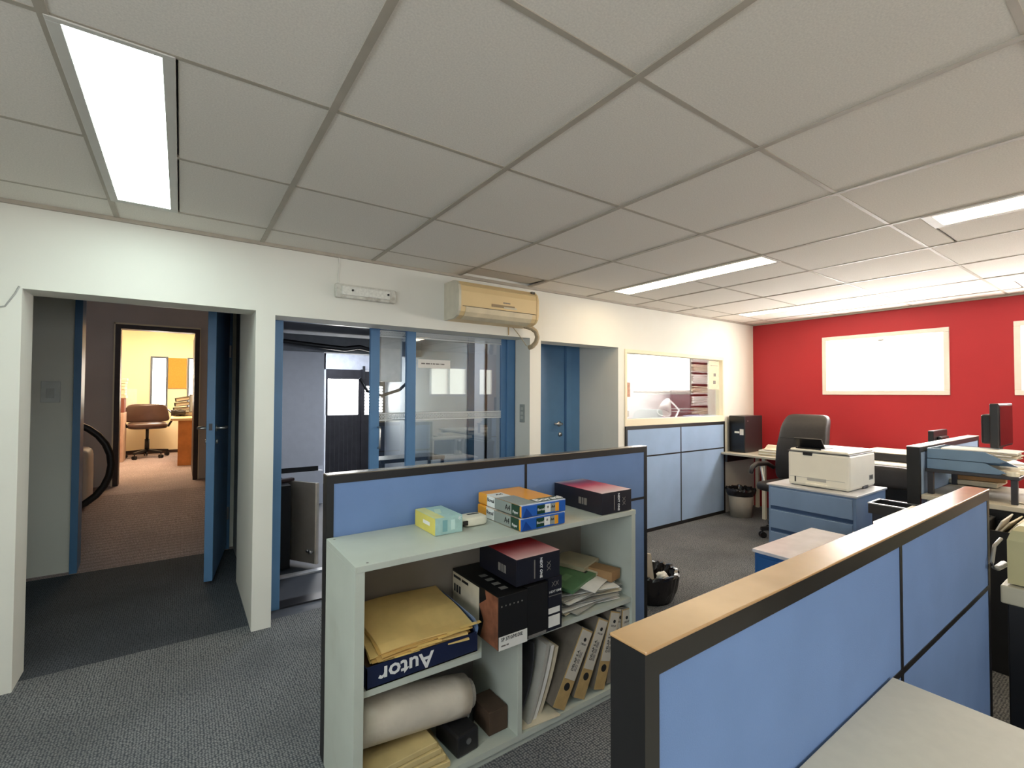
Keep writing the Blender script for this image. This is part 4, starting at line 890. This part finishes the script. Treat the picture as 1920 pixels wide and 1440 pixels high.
swivel_chair('executive_chair', 'tall black leather executive chair by the red wall', (5.42, 2.46, 0), math.radians(-94), .76, 'post', LEATHER, 1.02, True, sh=.54)
# ------------------------------------------------------------------ blue drawer cabinet with laser printer
cbn = thing('drawer_cabinet', 'blue drawer cabinet carrying the white laser printer', 'cabinet', (4.38, 1.72, 0))
bx('body', BLUED, cbn, 4.10, 4.70, 1.40, 2.035, .03, .785, .003); bx('top_board', mat('cabinet_top', (190, 192, 196), .35), cbn, 4.085, 4.71, 1.39, 2.045, .785, .80, .003)
for k in range(4):
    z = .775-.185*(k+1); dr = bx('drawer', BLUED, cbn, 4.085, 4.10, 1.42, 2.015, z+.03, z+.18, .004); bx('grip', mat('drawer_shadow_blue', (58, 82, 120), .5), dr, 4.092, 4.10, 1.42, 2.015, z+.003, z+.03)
pr = thing('laser_printer', 'white laser printer with black output flap on the blue cabinet', 'printer', (4.5, 1.7, .80))
PX0, PX1, PY0, PY1 = 4.20, 4.78, 1.475, 1.925
PW = mat('printer_white', (232, 228, 214), .42, var=.015)
bx('body', PW, pr, PX0, PX1-.05, PY0, PY1, .803, 1.085, .022); bx('top_cover', PW, pr, PX0+.012, PX1-.06, PY0+.012, PY1-.012, 1.08, 1.105, .012)
bx('dark_rim', DMETAL, pr, PX0-.001, PX1-.05, PY0-.001, PY1+.001, 1.078, 1.084, .002)
MB().prism([(PX0+.02, PY0+.20, 1.10), (PX0+.30, PY0+.20, 1.09), (PX0+.30, PY0+.205, 1.108), (PX0+.02, PY0+.205, 1.112)], (0, .19, 0)).build('output_recess', BLACKP, pr)
MB().obox((PX0+.07, PY0+.31, 1.148), (.012, .21, .11), (0, -.7, 0), .004).build('output_flap', BLACKP, pr)
bx('front_latch', BLACKP, pr, PX0-.006, PX0+.02, PY0+.26, PY0+.33, 1.055, 1.084, .004)
bx('cassette_line', GREYP, pr, PX0-.0015, PX0+.01, PY0+.03, PY1-.02, .872, .875); bx('cassette_handle', GREYP, pr, PX0-.003, PX0+.02, PY0+.16, PY0+.30, .852, .878, .004)
bx('cassette_grip', PW, pr, PX0-.012, PX0+.02, PY0+.15, PY0+.31, .815, .835, .006); bx('power_switch', BLACKP, pr, PX0-.002, PX0+.01, PY1-.065, PY1-.055, .83, .875)
bx('vent', GREYP, pr, PX1-.19, PX1-.11, PY0-.002, PY0+.01, .86, .90); bx('side_notch', DMETAL, pr, PX0+.26, PX0+.36, PY0-.003, PY0+.01, .805, .825)
for k in range(5): bx('vent_slit', DMETAL, pr, PX1-.185+k*.015, PX1-.18+k*.015, PY0-.003, PY0, .866, .895)
# ------------------------------------------------------------------ desk group behind the front partition
bd = thing('side_desk', 'pale desk with rounded corner just behind the front partition', 'desk', (3.35, .75, 0))
MB().prism([(2.95, .64, .835), (3.75, .64, .835), (3.75, .98, .835), (3.10, .98, .835), (3.02, .955, .835), (2.965, .90, .835), (2.95, .82, .835)], (0, 0, .025)).build('desk_top', DESK, bd)
for x in (3.0, 3.68): bx('leg', GREYP, bd, x, x+.04, .66, .70, 0, .835)
bx('leg', GREYP, bd, 3.68, 3.72, .9, .94, 0, .835)
pd = thing('pedestal', 'strong blue pedestal with pale top behind the front partition', 'cabinet', (3.2, 1.25, 0))
bx('body', BLUEX, pd, 2.85, 3.62, 1.02, 1.50, .02, .60, .003); bx('top_board', mat('pedestal_top', (214, 210, 216), .3), pd, 2.84, 3.63, 1.015, 1.51, .60, .62, .003)
for z in (.05, .33): d = bx('drawer', BLUEX, pd, 2.838, 2.85, 1.04, 1.48, z, z+.25, .003); bx('grip', DMETAL, d, 2.83, 2.838, 1.18, 1.34, z+.19, z+.205)
st = thing('tape_cutter', 'small grey tape cutter on the pale pedestal top', 'stationery', (3.45, 1.18, .62))
MB().prism([(3.40, 1.16, .621), (3.55, 1.16, .621), (3.53, 1.16, .65), (3.44, 1.16, .70)], (0, .035, 0)).build('body', GREYP, st); MB().cyl((3.50, 1.155, .66), (3.50, 1.20, .66), .022).build('tape', IVORY, st, smooth=False)
lt = thing('letter_tray', 'open black tray with silver rim beside the drawer cabinet', 'tray', (4.1, 1.14, .74))
bx('stand', mat('tray_stand', (40, 42, 52), .5), lt, 3.90, 4.08, .68, 1.24, 0, .74, .004)
bx('base', BLACKP, lt, 3.88, 4.085, .67, 1.255, .74, .75)
for q in ((3.88, 3.89, .67, 1.255), (4.075, 4.085, .67, 1.255), (3.89, 4.075, .67, .68), (3.89, 4.075, 1.245, 1.255)):
    w1 = bx('side', BLACKP, lt, *q, .75, .805); bx('rim', METAL, w1, q[0]-.002, q[1]+.002, q[2]-.002, q[3]+.002, .805, .812)
# desk beside the partition with riser, trays, monitor
dk2 = thing('work_desk', 'cluttered work desk with black riser near the red wall', 'desk', (4.6, .2, 0))
bx('desk_top', DESK, dk2, 4.10, 4.98, -.75, 1.025, .85, .88, .003)
for x, y in ((4.13, .96), (4.13, -.70), (4.92, -.70), (4.92, .96)): bx('leg', GREYP, dk2, x, x+.04, y, y+.04, 0, .85)
bx('modesty_or_dark_band_panel', BLACKP, dk2, 4.14, 4.16, -.7, 1.0, .25, .85)  # black panel added to make the dark band under the desk top
fr_ = thing('file_rack', 'black open file rack in front of the work desk', 'rack', (3.92, .25, 0))
bx('body', BLACKP, fr_, 3.76, 4.07, -.25, .645, 0, .76, .004); bx('rim', BLACKP, fr_, 3.75, 3.762, -.26, .655, .74, .79); bx('rim', BLACKP, fr_, 4.068, 4.08, -.26, .655, .74, .79)
for k in range(28):
    y = .61-k*.027
    tag(MB().obox((3.915, y, .80), (.285, .008, .10), (random.uniform(.35, .6), 0, random.uniform(-.05, .05)), .002).build('file_folder', PAPERO if k % 3 else PAPER), 'pale folder leaning in the black file rack', 'folder', 'folders in the black file rack')
rs = thing('desk_riser', 'black metal riser on the work desk', 'stand', (4.45, .78, .88))
bx('top_plate', DMETAL, rs, 4.17, 4.80, .575, 1.02, 1.03, 1.05, .003)
for x, y in ((4.18, .585), (4.76, .585), (4.18, .98), (4.76, .98)): bx('leg', DMETAL, rs, x, x+.03, y, y+.03, .88, 1.03)
BT = mat('tray_blue_grey', (104, 130, 156), .4, var=.03)
for k in range(2):
    t = thing('letter_tray', ['lower', 'upper'][k]+' blue grey letter tray of the stack on the black riser', 'tray', (4.42, .82, 1.05+k*.07), group='blue letter trays')
    z = 1.051+k*.07; x = 4.20+.006*k
    MB().prism([(x, 1.015, z), (x, .70, z), (x, .635, z+.012), (x, .645, z+.02), (x, .73, z+.066), (x, 1.015, z+.066)], (.006, 0, 0)).build('side', BT, t)
    MB().prism([(x+.40, 1.015, z), (x+.40, .70, z), (x+.40, .635, z+.012), (x+.40, .645, z+.02), (x+.40, .73, z+.066), (x+.40, 1.015, z+.066)], (.006, 0, 0)).build('side', BT, t)
    bx('floor_plate', BT, t, x+.006, x+.40, .66, 1.015, z, z+.005); bx('back_wall', BT, t, x+.006, x+.40, 1.009, 1.015, z+.005, z+.066)
for k in range(9):
    z = (1.058 if k < 3 else 1.145)+(k % 6)*.009; a = random.uniform(-.08, .08); wv = random.uniform(0, .004)
    M4 = Matrix.Translation((4.41, .80-.01*(k % 3), z)) @ Euler((0, 0, a)).to_matrix().to_4x4()
    tag(MB().sheet(5, 5, lambda u, v: M4 @ Vector(((u-.5)*.30, (v-.5)*.36, wv*math.sin(u*5)+.01*(v < .3)*(.3-v)*-1)), .006).build('tray_papers', PAPER if k % 2 else PAPERO), 'sheaf of papers filed in the '+('lower' if k < 3 else 'upper')+' blue grey letter tray', 'papers', 'papers in the '+('lower' if k < 3 else 'upper')+' letter tray')
mo = thing('monitor', 'black monitor turned sideways on the black riser', 'monitor', (4.66, .73, 1.05))
bx('screen_frame', BLACKP, mo, 4.43, 4.86, .70, .745, 1.20, 1.495, .006); bx('screen', mat('glossy_screen', (26, 18, 22), .08), mo, 4.445, 4.845, .697, .70, 1.215, 1.48)
bx('back_bulge', BLACKP, mo, 4.50, 4.80, .745, .80, 1.22, 1.42, .012); bx('stand_neck', BLACKP, mo, 4.66, 4.74, .73, .775, 1.06, 1.24, .006); bx('stand_foot', BLACKP, mo, 4.63, 4.79, .64, .86, 1.051, 1.062, .004)
for k in range(10):
    cx, cy = [(4.30, .45), (4.42, .32), (4.28, .20), (4.55, .40), (4.62, .25), (4.75, .36), (4.5, .12), (4.35, .05), (4.8, .14), (4.22, .33)][k]
    M4 = Matrix.Translation((cx, cy, .883+.0042*k)) @ Euler((0, 0, random.uniform(-.8, .8))).to_matrix().to_4x4(); ph = random.random()*5
    tag(MB().sheet(6, 6, lambda u, v: M4 @ Vector(((u-.5)*.22, (v-.5)*.31, .006*math.sin(u*5+ph)*v)), .003).build('desk_papers', PAPER if k % 2 else PAPERO), 'loose sheet among the scattered papers on the work desk', 'paper', 'scattered papers on the work desk')
for k, (x, y, r, h_) in enumerate(((4.60, .60, .03, .0), (4.36, .60, .0, 0))):
    pass
tc = thing('tape_roll', 'white tape roll at the edge of the black riser', 'tape', (4.24, .62, 1.05))
MB().lathe([(.018, 0), (.032, 0), (.032, .022), (.018, .022), (.018, 0)], (4.225, .612, 1.0505), 20, cap=False).build('ring', IVORY, tc, smooth=False)
tc = thing('tape_roll', 'second tape roll with dark core behind the white one on the riser', 'tape', (4.34, .62, 1.05))
MB().lathe([(.018, 0), (.034, 0), (.034, .026), (.018, .026), (.018, 0)], (4.34, .612, 1.0505), 20, cap=False).build('ring', IVORY, tc); MB().cyl((4.34, .612, 1.052), (4.34, .612, 1.07), .017).build('core', BLACKP, tc)
for k, (x, y, a) in enumerate(((4.50, .64, .6), (4.70, .62, -.3), (4.62, .60, .2))):
    tag(MB().obox((x, y, 1.0565+.003*k), (.16, .05, .01), (0, 0, a), .002).build('stationery_card', PAPERO), ['left', 'right', 'middle'][k]+' pale card among the clutter on the riser', 'card', 'cards on the riser')
for k in range(5):
    tag(MB().obox((4.95+.03*k, .90-.02*k, .902+.035*k), (.34, .26, .032), (0, 0, .1*k), .004).build('document_pile', [PAPERO, CARD, PAPER, PAPERO, PAPER][k]), ['bottom', 'second', 'third', 'fourth', 'top'][k]+' bundle of the document pile against the far partition', 'papers', 'document pile by the far partition')
# desk on the other side of the far partition
dk3 = thing('work_desk', 'white desk on the far side of the partition below the red wall', 'desk', (6.0, 1.6, 0))
bx('desk_top', mat('white_laminate', (226, 222, 216), .35), dk3, 5.58, 6.6, 1.11, 2.05, .85, .88, .003)
for x, y in ((5.62, 1.96), (6.5, 1.96), (6.5, 1.14)): bx('leg', GREYP, dk3, x, x+.04, y, y+.04, 0, .85)
bx('modesty_or_dark_band_panel', BLACKP, dk3, 5.66, 5.68, 1.14, 1.96, .45, .85)
mo = thing('monitor', 'low black monitor seen from behind on the white desk', 'monitor', (5.95, 1.33, .88))
bx('screen_frame', BLACKP, mo, 5.62, 6.06, 1.31, 1.35, .95, 1.225, .006); bx('back_bulge', BLACKP, mo, 5.72, 5.96, 1.275, 1.31, 1.0, 1.17, .01); bx('stand_neck', BLACKP, mo, 5.80, 5.88, 1.30, 1.33, .885, .96); bx('stand_foot', BLACKP, mo, 5.74, 5.94, 1.24, 1.44, .88, .89, .004)
bx('screen', MATS['glossy_screen'], mo, 5.635, 6.045, 1.35, 1.353, .965, 1.21)
kb = thing('keyboard_tray', 'flat black machine with pale edge on the white desk', 'machine', (6.1, 1.75, .88))
bx('body', BLACKP, kb, 5.86, 6.4, 1.52, 1.98, .882, .96, .01); bx('lid_edge', IVORY, kb, 5.86, 6.4, 1.52, 1.98, .96, .968, .003)
tag(MB().sheet(5, 5, lambda u, v: (5.60+.2*u, 1.50+.26*v, .884+.004*math.sin(u*5)), .003).build('desk_sheet', PAPER), 'white sheet at the front edge of the white desk', 'paper')
swivel_chair('task_chair', 'low black task chair with grey arms half hidden behind the printer', (5.12, 1.58, 0), math.radians(-80), .20, 'post', LEATHER, 1.0, sh=.55)
# ------------------------------------------------------------------ near desk, old machine on black cabinet
nd = thing('near_desk', 'plain grey desk top in the foreground against the front partition', 'desk', (.95, 0, 0))
bx('desk_top', DESK, nd, .42, 1.43, -.75, .417, .83, .86, .002)
for x in (.45, 1.37): bx('leg_panel', DESK, nd, x, x+.03, -.72, .38, 0, .83)
bx('modesty_or_dark_band_panel', DESK, nd, .48, 1.37, .34, .36, .25, .83)
bc = thing('machine_cabinet', 'black cabinet with pale top slab beyond the partition end', 'cabinet', (2.85, 0, 0))
bx('body', BLACK, bc, 2.52, 3.15, -.55, .385, 0, .775, .004); bx('top_slab', mat('slab_beige', (176, 170, 148), .5), bc, 2.50, 3.17, -.57, .40, .78, .845, .005)
MB().cyl((2.516, .30, .70), (2.52, .30, .70), .008).build('lock', METAL, bc)
om = thing('dot_matrix_printer', 'old olive beige office machine at the right picture edge', 'printer', (2.8, 0, .845))
MB().prism([(2.53, .385, .85), (2.53, .385, 1.01), (2.545, .375, 1.045), (2.58, .36, 1.06), (3.05, .36, 1.06), (3.08, .36, .85)], (0, -.72, 0)).build('body', OLIVE, om)
bx('lid', mat('machine_lid', (206, 198, 164), .45), om, 2.60, 3.0, -.3, .33, 1.06, 1.068, .003); bx('smoke_window', mat('smoke_window', (190, 184, 160), .2), om, 2.64, 2.8, -.2, .28, 1.068, 1.071)
MB().tube([(2.53, .40, 1.01), (2.48, .41, .99), (2.41, .405, .945), (2.40, .40, .93), (2.46, .40, .915), (2.54, .395, .915)], [.006, .006, .006, .006, .010, .012], 8).build('paper_guide', mat('guide_grey', (128, 126, 118), .4), om, smooth=True)
